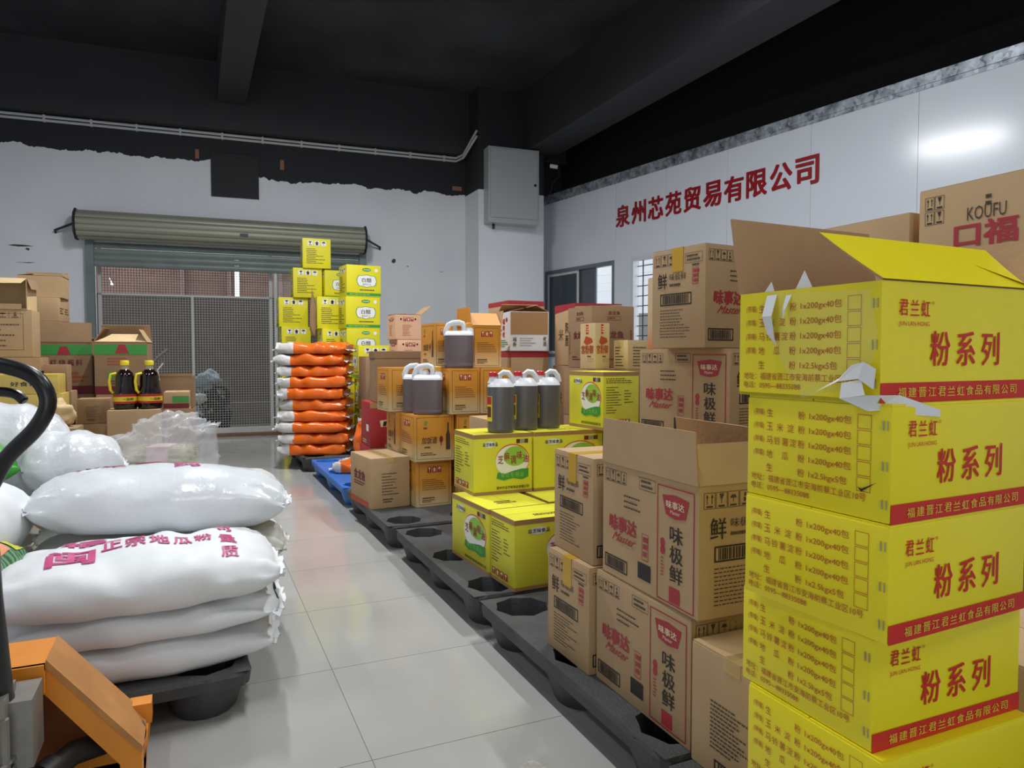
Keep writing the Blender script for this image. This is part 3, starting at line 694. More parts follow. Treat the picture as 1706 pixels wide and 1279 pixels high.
gate = thing('mesh_gate', 'welded wire mesh gate with a white middle rail in the shutter opening', 'gate', BWM @ Vector((0, .16, 0)), BW_A)
WIRE = mat('galvanised_wire', (168, 164, 158), rough=0.5, metal=0.3); WIRE_D = mat('dull_dark_wire', (84, 74, 70), rough=0.6); RAILM = mat('pale_steel_rail', (190, 190, 188), rough=0.5)
for nm, xs, zs, m in (('lower_wire_mesh', (-1.66, .36), (.06, 1.85), WIRE), ('upper_wire_mesh', (-1.66, .36), (1.87, 2.5), WIRE_D), ('side_wire_mesh', (.40, 1.55), (.06, 2.5), WIRE)):
    mb = MB(); st = .0335; w = .0026
    x = xs[0]
    while x < xs[1]: mb.box(x - w, x + w, -w, w, zs[0], zs[1]); x += st
    z = zs[0]
    while z < zs[1]: mb.box(xs[0], xs[1], w, 3*w, z - w, z + w); z += st
    o = mb.build(nm, m, gate); o['kind'] = 'stuff'
for x0, x1, z0, z1, nm in ((-1.70, .40, 1.845, 1.87, 'rail'), (-1.70, 1.58, .0, .06, 'rail'), (-1.70, -1.66, .06, 2.5, 'post'), (-.62, -.59, .06, 1.845, 'post'), (.36, .40, .06, 2.5, 'post')):
    mb = MB(); mb.box(x0, x1, -.02, .02, z0, z1); mb.build(nm, RAILM, gate)
mb = MB(); mb.box(OL, OR_, -.14, .25, 0.0, .035); structure(mb.build('trim_7', mat('rusty_brown_sill', (112, 80, 62), rough=0.7, noise_amt=.15), loc=BW_O, rotz=BW_A))
mb = MB(); mb.box(OL, OR_, .02, .12, .035, .10); structure(mb.build('trim_8', mat('pale_sill_board', (196, 192, 192), rough=0.7), loc=BW_O, rotz=BW_A))
mb = MB(); mb.tube([(.44, -.02, .05), (.44, -.02, 2.2)], .022, 10); mb.tube([(.50, .0, 1.2), (.52, .0, 1.85)], .012, 8)
o = auto_smooth(mb.build('drain_pipe', mat('white_pvc', (206, 208, 208), rough=0.4), loc=BW_O, rotz=BW_A)); tag(o, 'white vertical pipe in front of the mesh gate', 'pipe')

# yard behind the gate
mb = MB(); mb.box(-9, 9, .3, 9, -.25, -.01); structure(mb.build('yard_ground', mat('dark_yard_concrete', (88, 84, 80), rough=0.9, noise_amt=.15, noise_scale=2), loc=BW_O, rotz=BW_A))
yf = thing('plank_fence', 'brown plank fence on a dark wall behind the mesh gate', 'fence', BWM @ Vector((0, 2.6, 0)), BW_A)
PLK = mat('brown_plank', (168, 136, 122), rough=0.8, noise_amt=.12, noise_scale=4, rand=.06); PLP = mat('pinkish_fence_post', (176, 152, 142), rough=0.8)
segs = [(-3.8, -2.16), (-2.16, -.90), (-.90, -.105), (-.035, .62), (.62, 1.3), (1.3, 2.6)]
for i, (a, b) in enumerate(segs):
    for k in range(5):
        z = 2.05 + k * .125
        if i == 1 and k == 1:      # broken plank: a jagged hole lets the sky through
            for q in ([(a, z), (-1.945, z), (-1.94, z + .06), (-1.96, z + .131), (a, z + .131)], [(-1.885, z), (b, z), (b, z + .131), (-1.95, z + .131), (-1.925, z + .07)]):
                mb = MB(); n = len(q); mb.quad([(x, 0, zz) for x, zz in q]); mb.quad([(x, .03, zz) for x, zz in reversed(q)])
                for m_ in range(n): (x0, z0), (x1, z1) = q[m_], q[(m_ + 1) % n]; mb.quad([(x1, 0, z1), (x0, 0, z0), (x0, .03, z0), (x1, .03, z1)])
                mb.build('plank', PLK, yf)
            continue
        mb = MB(); mb.box(a, b, .004 * (k % 2), .03 + .01 * (k % 2), z, z + .131); mb.build('plank', PLK, yf)
for x in (-2.16, -.90, -.19, .62, 1.3):
    mb = MB(); mb.box(x - .03, x + .03, -.06, -.005, 2.05, 2.68); mb.build('post', PLP, yf)
mb = MB(); mb.box(-4, 3.5, .0, .15, -.02, 2.05); mb.build('base_wall', mat('dark_brown_render', (84, 76, 70), rough=0.95, noise_amt=.18, noise_scale=3), yf)
mb = MB(); mb.box(-.3, .9, -.9, -.02, 0, .30); mb.box(-.3, .9, -.9, -.85, .3, .34)
tag(mb.build('yard_step', mat('grey_yard_step', (104, 98, 90), rough=0.9, noise_amt=.1), loc=BWM @ Vector((.1, 2.5, 0)), rotz=BW_A), 'low grey concrete ledge in the yard behind the gate', 'ledge')

# black and clear crumpled plastic sacks behind the gate
def crumple(name, label, cat, loc, size, seed, m, rough=0.35, group=None, freq=5.0, sub=4):
    bm = bmesh.new(); bmesh.ops.create_icosphere(bm, subdivisions=sub, radius=1.0)
    off = Vector((seed * 3.7, seed * 1.3, seed * 2.1))
    for v in bm.verts:
        n = v.co.normalized(); d = 1 + rough * (noise.noise(n * freq * .4 + off) + .5 * abs(noise.noise(n * freq + off)) - .25 * abs(noise.noise(n * freq * 2.3 + off)))
        p = n * d; v.co = Vector((p.x * size[0], p.y * size[1], max(p.z, -.82) * size[2] + .82 * size[2]))
    for f in bm.faces: f.smooth = True
    me = bpy.data.meshes.new(name); bm.to_mesh(me); bm.free(); me.materials.append(m)
    o = bpy.data.objects.new(name, me); COL.objects.link(o); o.location = loc
    if label: tag(o, label, cat, group)
    return o
BLKP = mat('black_plastic_sack', (34, 38, 42), rough=0.22); BLUP = mat('grey_blue_plastic', (122, 136, 144), rough=0.3); LGTP = mat('pale_plastic', (188, 186, 184), rough=0.35)
yp = lambda s, d: BWM @ Vector((s, d, 0))
crumple('rubbish_sack', 'grey blue plastic sack on the rubbish heap behind the mesh gate', 'sack', yp(-.46, .62) + Vector((0, 0, .56)), (.17, .15, .16), 2, BLUP)
crumple('rubbish_sack', 'black plastic sack at the bottom of the heap behind the mesh gate', 'sack', yp(-.40, .62) + Vector((0, 0, -.01)), (.22, .2, .33), 5, BLKP)
crumple('rubbish_sack', 'small pale plastic bundle on the heap behind the mesh gate', 'sack', yp(-.55, .42) + Vector((0, 0, .42)), (.09, .07, .08), 7, LGTP)
mb = MB()
for k, r in enumerate((.105, .125)): mb.tube([(r * cos(2*pi*i/20), .0 - .05*k, r * sin(2*pi*i/20)) for i in range(20)], .022 if k == 0 else .014, 8, closed=True)
mb.lathe([(.09, -.01), (.09, .01)], seg=16)
o = auto_smooth(mb.build('tyre_ring', BLKP, loc=yp(-.30, .38) + Vector((0, 0, .53)), rotz=BW_A)); tag(o, 'round black hoop with a hub leaning on the heap behind the gate', 'hoop')

# ------------------------------------------------------------------ things on the rear wall
COND = mat('white_conduit', (196, 198, 202), rough=0.4)
cd = thing('conduit_pair', 'two parallel white conduit pipes along the black rear beam', 'conduit', BW_O, BW_A)
for k in range(2):
    mb = MB(); z = 3.965 - .045 * k; y = -.025
    mb.tube([(-4.4, y, z), (2.98, y, z), (3.05, y - .15, z + .02), (3.11, -.62, z + .24 - .03 * k)], .017, 8); auto_smooth(mb.build('pipe', COND, cd))
for k in range(15):
    mb = MB(); x = -4.2 + k * .5; mb.box(x - .012, x + .012, -.042, 0, 3.90, 3.985); mb.build('clip', COND, cd)
mb = MB(); mb.box(-.345, .245, -.02, .0, 3.16, 3.72); mb.box(-.345, .245, -.028, -.02, 3.69, 3.72); mb.box(-.345, .245, -.028, -.02, 3.16, 3.18)
tag(mb.build('black_board', mat('matt_black_board', (30, 31, 34), rough=0.7), loc=BW_O, rotz=BW_A), 'square black board over an old opening above the shutter', 'board')
BRK = mat('bare_brick_brown', (150, 106, 80), rough=0.9, noise_amt=.1, noise_scale=20)
for (s0, z0, w, h, lab) in ((-.53, 3.63, .045, .12, 'narrow bare brick patch touching the white paint beside the square black board'), (.52, 3.58, .05, .13, 'narrow bare brick patch in the black paint above the shutter end'), (2.93, 3.50, .14, .06, 'wide bare brick patch in the black paint beside the pillar')):
    mb = MB(); mb.box(s0, s0 + w, -.006, 0, z0, z0 + h); tag(mb.build('brick_patch', BRK, loc=BW_O, rotz=BW_A), lab, 'patch', 'bare brick patches in the black band')

# electric cabinet on the pillar
CABM = mat('grey_cabinet_paint', (172, 176, 178), rough=0.32)
cb = thing('electric_cabinet', 'grey metal electric cabinet high on the corner pillar', 'cabinet', (4.18, 9.43, 2.93), BW_A)
mb = MB(); mb.box(-.38, .38, -.24, 0, 0, 1.05); bevel(mb.build('body', CABM, cb), .006)
mb = MB(); mb.box(-.35, .355, -.258, -.243, .07, 1.02); bevel(mb.build('door', CABM, cb), .004)
mb = MB(); mb.tube([(.31, -.258, .55), (.31, -.275, .55)], .018, 10); mb.build('lock', mat('black_plastic', (26, 26, 28), rough=0.4), cb)
mb = MB(); mb.tube([(-.26, -.10, 0), (-.26, -.10, -.07)], .02, 8); mb.build('cable_gland', DARKM, cb)
# wall camera with its cable on the pillar's right face
sc = thing('wall_camera', 'small white camera with a loop of cable beside the electric cabinet', 'camera', (4.78, 9.38, 3.7), 0)
mb = MB(); mb.tube([(0, -.1, .12), (.09, -.16, .10)], .03, 10); mb.build('body', mat('white_plastic', (214, 214, 214), rough=.4), sc)
mb = MB(); mb.tube([(0, 0, .2), (.03, -.03, .2), (.02, -.06, .14), (0, -.1, .12)], .01, 8); mb.build('arm', DARKM, sc)
mb = MB(); mb.tube([(-.02, -.02, .2), (.12, -.1, .22), (.15, -.1, .0), (.07, -.05, -.1), (.05, 0, -.25), (.0, 0.05, -.3)], .006, 6); mb.build('cable', DARKM, sc)

# company name in red letters on the panel wall
sg = thing('wall_sign', 'row of dark red characters fixed to the white panel wall', 'sign', RW_O, RW_A)
SIGNM = mat('dark_red_acrylic', (150, 16, 28), rough=0.35)
txt = '泉州芯苑贸易有限公司'
for i, ch in enumerate(txt):
    v, f, a = tgeo(ch, .022); c0 = 1.70 + i * .3055; W = .265; zb = 2.785
    mb = MB(); n = len(v)
    hh = .285
    for x, y, l in v: mb.v.append((c0 + x * W, -.012 - l, zb + y * hh))
    for x, y, l in v: mb.v.append((c0 + x * W, -.001, zb + y * hh))
    for q in f: mb.f.append(tuple(q)); mb.m.append(0)
    # rim of each glyph
    from collections import Counter
    ed = Counter()
    for q in f:
        for k in range(len(q)): ed[tuple(sorted((q[k], q[(k+1) % len(q)])))] += 1
    for (p, q), c in ed.items():
        if c == 1: mb.f.append((p, q, q + n, p + n)); mb.m.append(0)
    mb.build('character', SIGNM, sg)

# ------------------------------------------------------------------ lamps: LED battens under the beam and the ceiling
LAMPM = mat('lamp_housing', (225, 226, 228), rough=0.4)
def batten(x, y, z, rz, label, power, length=1.2):
    t = thing('led_batten', label, 'lamp', (x, y, z), rz, 'LED battens under the ceiling')
    mb = MB(); mb.box(-.035, .035, -length/2, length/2, 0, .03); mb.build('housing', LAMPM, t)
    mb = MB(); mb.box(-.028, .028, -length/2 + .02, length/2 - .02, -.025, 0)
    m = mat('led_diffuser', (255, 252, 248), emit=9.0); mb.build('diffuser', m, t)
    if CEIL - z > .1:
        for s in (-1, 1):
            mb = MB(); top = (4.33 if .34 < x < .68 else CEIL) - z
            if top > .035: mb.tube([(0, s * length * .35, .03), (0, s * length * .35, top)], .004, 6); mb.build('hanger', DARKM, t)
    ld = bpy.data.lights.new('led_light', 'AREA'); ld.shape = 'RECTANGLE'; ld.size = .07; ld.size_y = length; ld.energy = LAMP_W * power; ld.color = (.95, .98, 1.0)
    lo = bpy.data.objects.new('led_light', ld); COL.objects.link(lo); lo.parent = t; lo.location = (0, 0, -.03)
    return t
for (x, y, z, pw_, lab) in ((.51, 5.55, 4.30, 2.6, 'LED batten on the beam over the aisle, nearest the rear wall'), (.51, 1.9, 4.30, .70, 'LED batten on the beam over the aisle, above the sack pallet'), (.51, -1.4, 4.30, .45, 'LED batten on the beam over the aisle, nearest the loading door'),
                       (-2.6, 2.6, 4.55, .6, 'LED batten over the sacks, farthest from the panel wall'), (2.7, 3.3, 4.55, 1.7, 'LED batten over the cartons, between the beams'), (2.7, -.5, 4.55, .4, 'LED batten between the beams, nearest the loading door')):  # battens off the beam are added out of view to light the walls evenly
    batten(x, y, z, 0, lab, pw_)
# ------------------------------------------------------------------ pallets
PAL_K = mat('black_pallet_plastic', (62, 63, 64), rough=0.55, noise_amt=.3, noise_scale=9, bump=.25, bump_scale=120)
PAL_B = mat('blue_pallet_plastic', (40, 112, 196), rough=0.45, noise_amt=.08, noise_scale=6)
def make_pallet(W, L, m, H=.14, lip=.045):
    """nestable nine-leg pallet: deck with recessed cups, skirt, nine legs; origin at its base centre"""
    root = thing('plastic_pallet', 'x', 'pallet')
    xs = [-W/2, -W/2 + W*.345, W/2 - W*.345, W/2]; ys = [-L/2, -L/2 + L*.345, L/2 - L*.345, L/2]
    mb = MB(); legs = []; N = 16; hr = .098
    for i in range(3):
        for j in range(3):
            x0, x1, y0, y1 = xs[i], xs[i+1], ys[j], ys[j+1]
            cx = (x0 + x1)/2 + (-(W*.345/2 - .122) if i == 0 else (W*.345/2 - .122) if i == 2 else 0); cy = (y0 + y1)/2 + (-(L*.345/2 - .122) if j == 0 else (L*.345/2 - .122) if j == 2 else 0)
            legs.append((cx, cy))
            ring = []; outer = []
            for k in range(N):
                t = 2*pi*k/N; r = hr * (1 + .05 * (-1)**k); dx, dy = cos(t), sin(t)
                ring.append((cx + r*dx, cy + r*dy, H))
                u = min(((x1 - cx) if dx > 0 else (x0 - cx))/dx if abs(dx) > 1e-6 else 1e9, ((y1 - cy) if dy > 0 else (y0 - cy))/dy if abs(dy) > 1e-6 else 1e9)
                outer.append((cx + u*dx, cy + u*dy, H))
            # insert the cell corners so that the deck closes
            for k in range(N):
                k2 = (k + 1) % N
                a, b = outer[k], outer[k2]
                pts = [ring[k], a]
                if abs(a[0]-b[0]) > 1e-6 and abs(a[1]-b[1]) > 1e-6:
                    qx = x1 if (abs(a[0]-x1) < 1e-6 or abs(b[0]-x1) < 1e-6) else x0; qy = y1 if (abs(a[1]-y1) < 1e-6 or abs(b[1]-y1) < 1e-6) else y0
                    pts.append((qx, qy, H))
                pts += [b, ring[k2]]
                mb.quad(pts)
    # rounded skirt
    def rr(w, l, z, r=.05):
        o = []
        for (sx, sy, a0) in ((1, 1, 0), (-1, 1, 90), (-1, -1, 180), (1, -1, 270)):
            for k in range(4): t = radians(a0 + k * 30); o.append((sx*(w - r) + r*cos(t), sy*(l - r) + r*sin(t), z))
        return o
    mb.loft([rr(W/2, L/2, H), rr(W/2 + .006, L/2 + .006, H - .012), rr(W/2 + .002, L/2 + .002, H - lip)], cap0=False, cap1=False)
    deck = mb.build('deck', m, root)
    lm = MB()
    def ringz(r, z, sh): return [(r*(1 + sh*(-1)**k)*cos(2*pi*k/N), r*(1 + sh*(-1)**k)*sin(2*pi*k/N), z) for k in range(N)]
    lm.loft([ringz(hr, H, .05), ringz(hr*.9, .09, .05), ringz(hr*.78, .012, .04), ringz(hr*.7, .012, .03)], cap0=False)
    lm.loft([ringz(hr + .03, H - .006, 0), ringz(hr + .018, .08, 0), ringz(hr*.95, .01, 0), ringz(hr*.85, 0, 0)], cap0=False)
    first = None
    for (cx, cy) in legs:
        if first is None: first = lm.build('leg', m, root); auto_smooth(first, 40); l = first
        else: l = first.copy(); COL.objects.link(l)
        l.location = (cx, cy, 0)
    return root
def place(root, x0, y0, W, L, label, first=False, rz=0):
    r = root if first else copy_tree(root)
    r.location = (x0 + W/2, y0 + L/2, 0); r.rotation_euler.z = radians(rz); r['label'] = label
    r['group'] = 'plastic pallets'
    return r
pk = make_pallet(1.0, 1.17, PAL_K)
place(pk, .985, 1.325, 1.0, 1.17, 'black plastic pallet under the stack with the open lidded soy carton', True)
place(pk, .975, .13, 1.0, 1.17, 'black plastic pallet under the tall stack of yellow flour cartons')
place(pk, .98, 2.54, 1.0, 1.17, 'black plastic pallet under the yellow sesame oil cartons')
place(pk, .96, 3.79, 1.0, 1.17, 'black plastic pallet under the amber wine cartons')
place(pk, .90, 6.66, 1.0, 1.17, 'black plastic pallet under the orange rice bags')
place(pk, 1.08, 7.90, 1.0, 1.17, 'black plastic pallet under the rear vinegar cartons')
for (x, y, lab) in ((2.06, 1.33, 'black plastic pallet behind the open lidded soy sauce carton'), (2.05, .12, 'black plastic pallet behind the yellow flour stack'), (2.06, 2.62, 'black plastic pallet behind the yellow sesame oil cartons'), (2.06, 3.86, 'black plastic pallet behind the amber wine cartons'), (2.06, 5.1, 'black plastic pallet behind the blue pallet')):
    place(pk, x, y, 1.0, 1.17, lab)
pb = make_pallet(1.0, 1.5, PAL_B); place(pb, .955, 5.02, 1.0, 1.5, 'blue plastic pallet between two black ones', True)
pl = make_pallet(1.15, 1.1, PAL_K); place(pl, -1.035, 2.19, 1.15, 1.1, 'black plastic pallet under the white starch sacks', True, 3)
place(pl, -1.9, 5.0, 1.15, 1.1, 'black plastic pallet under the gold yellow cartons')
place(pl, -.70, 5.12, 1.15, 1.1, 'black plastic pallet under the soy sauce bottles')
place(pl, -1.03, 3.40, 1.15, 1.1, 'black plastic pallet under the bagged noodles')

# ------------------------------------------------------------------ cartons
gS = 'soy sauce cartons'
carton('brown soy sauce carton, bottom one under the open lidded carton, with a red framed panel', (1.058, 1.326, .14), -.3, .434, .26, .318, KRAFT, SOY_A, gS, tape=.04, seed=1)
carton('brown soy sauce carton with its lid flap standing open', (1.056, 1.300, .459), -1.5, .436, .26, .318, KRAFT, SOY_O, gS, flaps=[('L', .125, 91), ('K', .12, 80), ('R', .10, 66, None, (.0, .0)), ('B', .13, 10, None, (0, 0))], seed=2)
carton('brown soy sauce carton standing end on, lower of two, on the pallet edge', (1.042, 1.771, .14), .5, .258, .43, .318, KRAFT, SOY_B, gS, tape=.09, tape_mat=TAPE_Y, seed=3)
carton('brown soy sauce carton standing end on, upper of two, with yellow tape', (1.062, 1.784, .459), -2, .262, .43, .316, KRAFT, SOY_B, gS, tape=.09, tape_mat=TAPE_Y, seed=4)
carton('brown soy sauce carton, bottom one under the pile in the second row', (1.60, 1.80, .14), 4, .43, .26, .318, KRAFT, SOY_A, gS, seed=5)
carton('brown soy sauce carton in the second row, second from the pallet', (1.60, 1.81, .459), 6, .43, .26, .318, KRAFT, SOY_A, gS, seed=6)
carton('brown soy sauce carton in the second row, under the topmost taped one', (1.598, 1.82, .778), 8, .43, .27, .324, KRAFT, SOY_A, gS, tape=.03, seed=7)
carton('topmost brown soy sauce carton, end on, with yellow tape at both edges', (1.512, 1.842, 1.103), 6, .255, .43, .338, KRAFT, SOY_B, gS, tape=.08, tape_mat=TAPE_Y, seed=8)
carton('plain brown carton with a dense text block beside the yellow flour stack', (1.044, 1.035, .14), 0, .27, .3, .283, KRAFT, LBOX, tape=.03)

# flour cartons
gY = 'yellow flour cartons in the tall stack'
FW = (.277, .343)
ystk = [('yellow flour carton, bottom one of the tall stack', (.92, .715), 0, FLOUR), ('yellow flour carton, second from the pallet in the tall stack', (.905, .700), -.8, FLOUR), ('yellow flour carton, third from the pallet in the tall stack', (.910, .722), -.9, FLOUR),
        ('yellow flour carton with no box ticked, third from the top', (.903, .694), 2.5, FLOUR), ('yellow flour carton with a tick, right under the torn open one', (.907, .697), 2.2, FLOUR_T)]
def staples(root, wu, wv, h):
    for zf in (.82, .48, .16):
        for k in (0, 1):
            mb = MB(); y = -wu/2 + .018 - .007*k; z = h*zf
            mb.box(-wv/2 - .0022, -wv/2 - .0012, y - .006, y - .0045, z - .007, z + .007, M=Matrix.Translation((0, 0, 0)))
            o = mb.build('staple', STEEL, root)
for i, (lab, (x, y), yw, stl) in enumerate(ystk):
    r = carton(lab, (x, y, .14 + .174 * i), yw, FW[0], FW[1], .1735, YEL, stl, gY, seed=i); staples(r, FW[0], FW[1], .1735)
top = carton('torn open yellow flour carton with lifted flaps on top of the tall stack', (.902, .714, 1.010), 2.1, FW[0], .368, .177, YEL, FLOUR_T, gY,
             flaps=[('R', .105, 42, YEL, (-.12, .0), 6), ('B', .14, 100, YEL, (0, 0)), ('K', .10, 115, YEL, (.05, .05))], seed=9)
staples(top, FW[0], .368, .177)
# torn strip of clear tape with white paper backing hanging off the front corner
W_, U_ = .368, FW[0]
def strip(pts, w, m, parent, name):
    mb = MB()
    for (a, b) in zip(pts[:-1], pts[1:]):
        mb.quad([a[0], a[1], b[1], b[0]])
    o = mb.build(name, m, parent); return o
PAPER = mat('torn_white_paper', (226, 226, 226), rough=0.7)
xl = -W_/2
strip([((xl - .002, .075, .170), (xl - .002, .053, .171)), ((xl - .010, .078, .135), (xl - .012, .055, .135)), ((xl - .006, .070, .105), (xl - .008, .052, .098)), ((xl - .004, .055, .09), (xl - .004, .05, .085))], 0, PAPER, top, 'torn_paper')
strip([((xl - .002, .034, .168), (xl - .002, .022, .168)), ((xl - .008, .036, .145), (xl - .008, .030, .145)), ((xl - .008, .035, .13), (xl - .008, .033, .13))], 0, PAPER, top, 'torn_paper')
strip([((xl - .004, -.03, .012), (xl - .006, -.075, .035)), ((xl - .010, -.075, .03), (xl - .012, -.10, .055)), ((xl - .016, -.115, .035), (xl - .014, -.122, .06)), ((xl - .012, -.137, .02), (xl - .010, -.139, .05))], 0, PAPER, top, 'torn_paper')
strip([((xl - .014, -.085, .028), (xl - .014, -.118, .034)), ((xl - .018, -.085, .005), (xl - .018, -.128, .012)), ((xl - .006, -.125, -.012), (xl - .004, -.14, .012)), ((xl + .02, -.152, -.008), (xl + .025, -.152, .012)), ((xl + .06, -.156, -.018), (xl + .06, -.156, .002)), ((xl + .11, -.158, -.022), (xl + .11, -.158, -.012))], 0, PAPER, top, 'torn_paper')
strip([((xl - .0012, .074, .175), (xl - .0012, -.12, .165)), ((xl - .0013, .07, .10), (xl - .0013, -.134, .10)), ((xl - .0012, .0, .0), (xl - .0012, -.12, .03))], 0, film_mat('clear_film', .09, (240, 240, 235), .05), top, 'clear_tape_sheet')
for pts in (((.098, .177), (.062, .177), (.075, .195)), ((.028, .177), (-.018, .177), (.006, .207))):
    mb = MB(); mb.quad([(xl + .006, pts[0][0], pts[0][1] - .01), (xl + .006, pts[1][0], pts[1][1] - .01), (xl + .008, pts[2][0], pts[2][1])]); mb.build('torn_paper', PAPER, top)
# crumpled end of the right flap
mb = MB(); mb.quad([(.10, -.055, .246), (.155, -.03, .262), (.195, -.10, .20)]); mb.quad([(.10, -.055, .246), (.195, -.10, .20), (.18, -.14, .185), (.10, -.10, .218)]); mb.build('torn_flap_corner', YEL, top)

carton('brown carton with a large red logo behind the yellow flour stack', (2.045, .95, 1.20), 0, .545, .4, .38, KRAFT, KOUFU, tape=.03, tape_mat=TAPE)
carton('plain brown carton with yellow tape behind the opened yellow carton', (2.05, 1.53, 1.20), 1, .42, .4, .325, KRAFT, tape=.04, tape_mat=TAPE_Y)
carton('large plain brown carton at the bottom, behind the yellow flour stack', (2.08, .92, .14), 0, .55, .45, .53, KRAFT_D, MARKS)
carton('large plain brown carton under the one with the red logo', (2.07, .93, .67), 0, .56, .45, .53, KRAFT_D, MARKS)
carton('large plain brown carton at the bottom, behind the second row soy sauce cartons', (2.08, 1.53, .14), 0, .5, .45, .53, KRAFT_D, MARKS)
carton('large plain brown carton under the plain one with yellow tape', (2.07, 1.53, .67), 0, .5, .45, .53, KRAFT_D, MARKS)
carton('brown carton at floor level beside the yellow stack', (1.40, .63, .14), 0, .4, .4, .36, KRAFT)

# brown cartons and amber wine cartons
carton('brown cooking oil carton on the pallet edge beside the blue pallet', (.970, 4.250, .14), 5.6, .405, .253, .309, KRAFT, BROWNM, tape=.03)
gW = 'amber wine cartons'
WH = .285
def wine(lab, x, y, lv, yaw, wu, wv, st, **k): return carton(lab, (x, y, .14 + lv * (WH + .001)), yaw, wu, wv, WH, WINEB, st, gW, **k)
WB2 = {'L': wine_back, 'R': wine_back}
wine('amber wine carton with handling marks, under the one with the two jerrycans', 1.237, 4.19, 0, 3, .3, .235, WB2)
wine('amber wine carton with bottle picture carrying two jerrycans', 1.222, 4.165, 1, 1, .32, .255, WINE_A)
wine('amber wine carton behind the one with two jerrycans, middle layer', 1.20, 4.51, 1, 0, .25, .3, WINE_B)
wine('amber wine carton at the bottom behind the brown oil carton', 1.30, 4.52, 0, 0, .25, .3, WINE_B)
wine('amber wine carton in the third layer beside the open brown box', 1.150, 4.50, 2, 4, .245, .3, WB2)
wine('amber wine carton in the third layer under the single jerrycan', 1.44, 4.14, 2, .2, .3, .20, WB2)
wine('amber wine carton in the third layer under the opened wine carton', 1.642, 4.13, 2, .2, .3, .215, WB2)
wine('amber wine carton in the second layer under the single jerrycan stack', 1.49, 4.15, 1, 0, .3, .2, WINE_A)
wine('amber wine carton in the second layer behind the sesame oil cartons', 1.72, 4.13, 1, 0, .3, .235, WINE_A)
wine('amber wine carton at the bottom behind the sesame oil cartons', 1.50, 4.15, 0, 0, .3, .22, WB2)
wine('amber wine carton at the bottom of the wine pallet, nearest the panel wall', 1.73, 4.14, 0, 0, .3, .22, WB2)
wine('amber wine carton with a bottle picture in the top layer beside the single jerrycan', 1.397, 4.30, 3, 1, .28, .125, WINE_B)
carton('opened amber wine carton with a raised lid behind the single jerrycan', (1.63, 4.25, .14 + 3 * (WH + .001)), -1, .3, .2, .27, WINEB, WB2, gW,
       flaps=[('R', .11, 48), ('L', .12, 92, None, (.1, .1)), ('K', .10, 100), ('B', .1, 70)], inner=KRAFT_IN)

gP = 'pale salmon cartons in front of the rear wall'
carton('pale salmon carton with a lifted grey flap, upper of two', (1.642, 6.18, 1.217), -1.2, .3, .235, .222, PINKB, PINK, gP, flaps=[('K', .13, 140, KRAFT_D), ('R', .1, 3), ('L', .1, 3), ('B', .1, 5)])
carton('pale salmon carton with handling marks, lower of two', (1.66, 6.17, .990), 0, .3, .23, .225, PINKB, PINK, gP)
carton('plain brown carton under the pale salmon cartons', (1.55, 6.14, .565), 0, .36, .34, .423, KRAFT_D)
carton('plain brown carton at the bottom under the pale salmon cartons', (1.52, 6.12, .14), 0, .38, .36, .423, KRAFT_D)
carton('plain brown carton behind the lower pale salmon carton, towards the rice bags', (1.46, 6.56, .565), 0, .3, .3, .5, KRAFT_D)
carton('plain brown carton at the bottom, behind the others on the blue pallet', (1.46, 6.56, .14), 0, .3, .3, .423, KRAFT_D)

carton('opened dull brown carton standing on the red carton', (1.190, 5.05, .738), -4.6, .25, .335, .318, KRAFT_D, None, flaps=[('L', .05, 96), ('R', .05, 92, None, (0, 0)), ('B', .05, 98)], inner=KRAFT_D)
carton('red printed carton, upper of two behind the brown oil carton', (1.150, 5.04, .410), -2, .35, .35, .327, REDB, REDP, 'red printed cartons')
carton('red printed carton, lower of two behind the brown oil carton', (1.145, 5.04, .14), -1, .35, .36, .269, REDB, REDP, 'red printed cartons')

# sesame oil cartons
gO = 'lemon yellow sesame oil cartons'
carton('lemon yellow sesame oil carton at the bottom, showing its oval front to the aisle', (1.132, 2.762, .14), 2.6, .412, .29, .284, YEL_S, SES_A, gO)
carton('lemon yellow sesame oil carton at the bottom, showing its text side to the aisle', (1.147, 2.53, .14), 2.2, .228, .40, .284, YEL_S, SES_B, gO)
carton('lemon yellow sesame oil carton in the upper layer, under the jug nearest the aisle', (1.178, 3.055, .425), -.6, .276, .30, .284, YEL_S, SES_B, gO)
carton('lemon yellow sesame oil carton in the upper layer, wedged behind the brown soy carton', (1.486, 3.045, .425), 0, .27, .38, .284, YEL_S, SES_B, gO)
carton('lemon yellow sesame oil carton at the bottom behind the two aisle ones', (1.44, 2.80, .14), 0, .40, .40, .284, YEL_S, SES_B, gO)
carton('lemon yellow sesame oil carton at the bottom behind the brown soy cartons', (1.57, 2.55, .14), 0, .235, .38, .284, YEL_S, SES_B, gO)
carton('lemon yellow sesame oil carton on its own behind the jugs, top layer', (1.822, 2.97, .710), 4.4, .30, .22, .286, YEL_S, SES_A, gO)
carton('plain brown carton under the topmost sesame oil carton', (1.875, 2.90, .14), 0, .40, .195, .569, KRAFT_D)

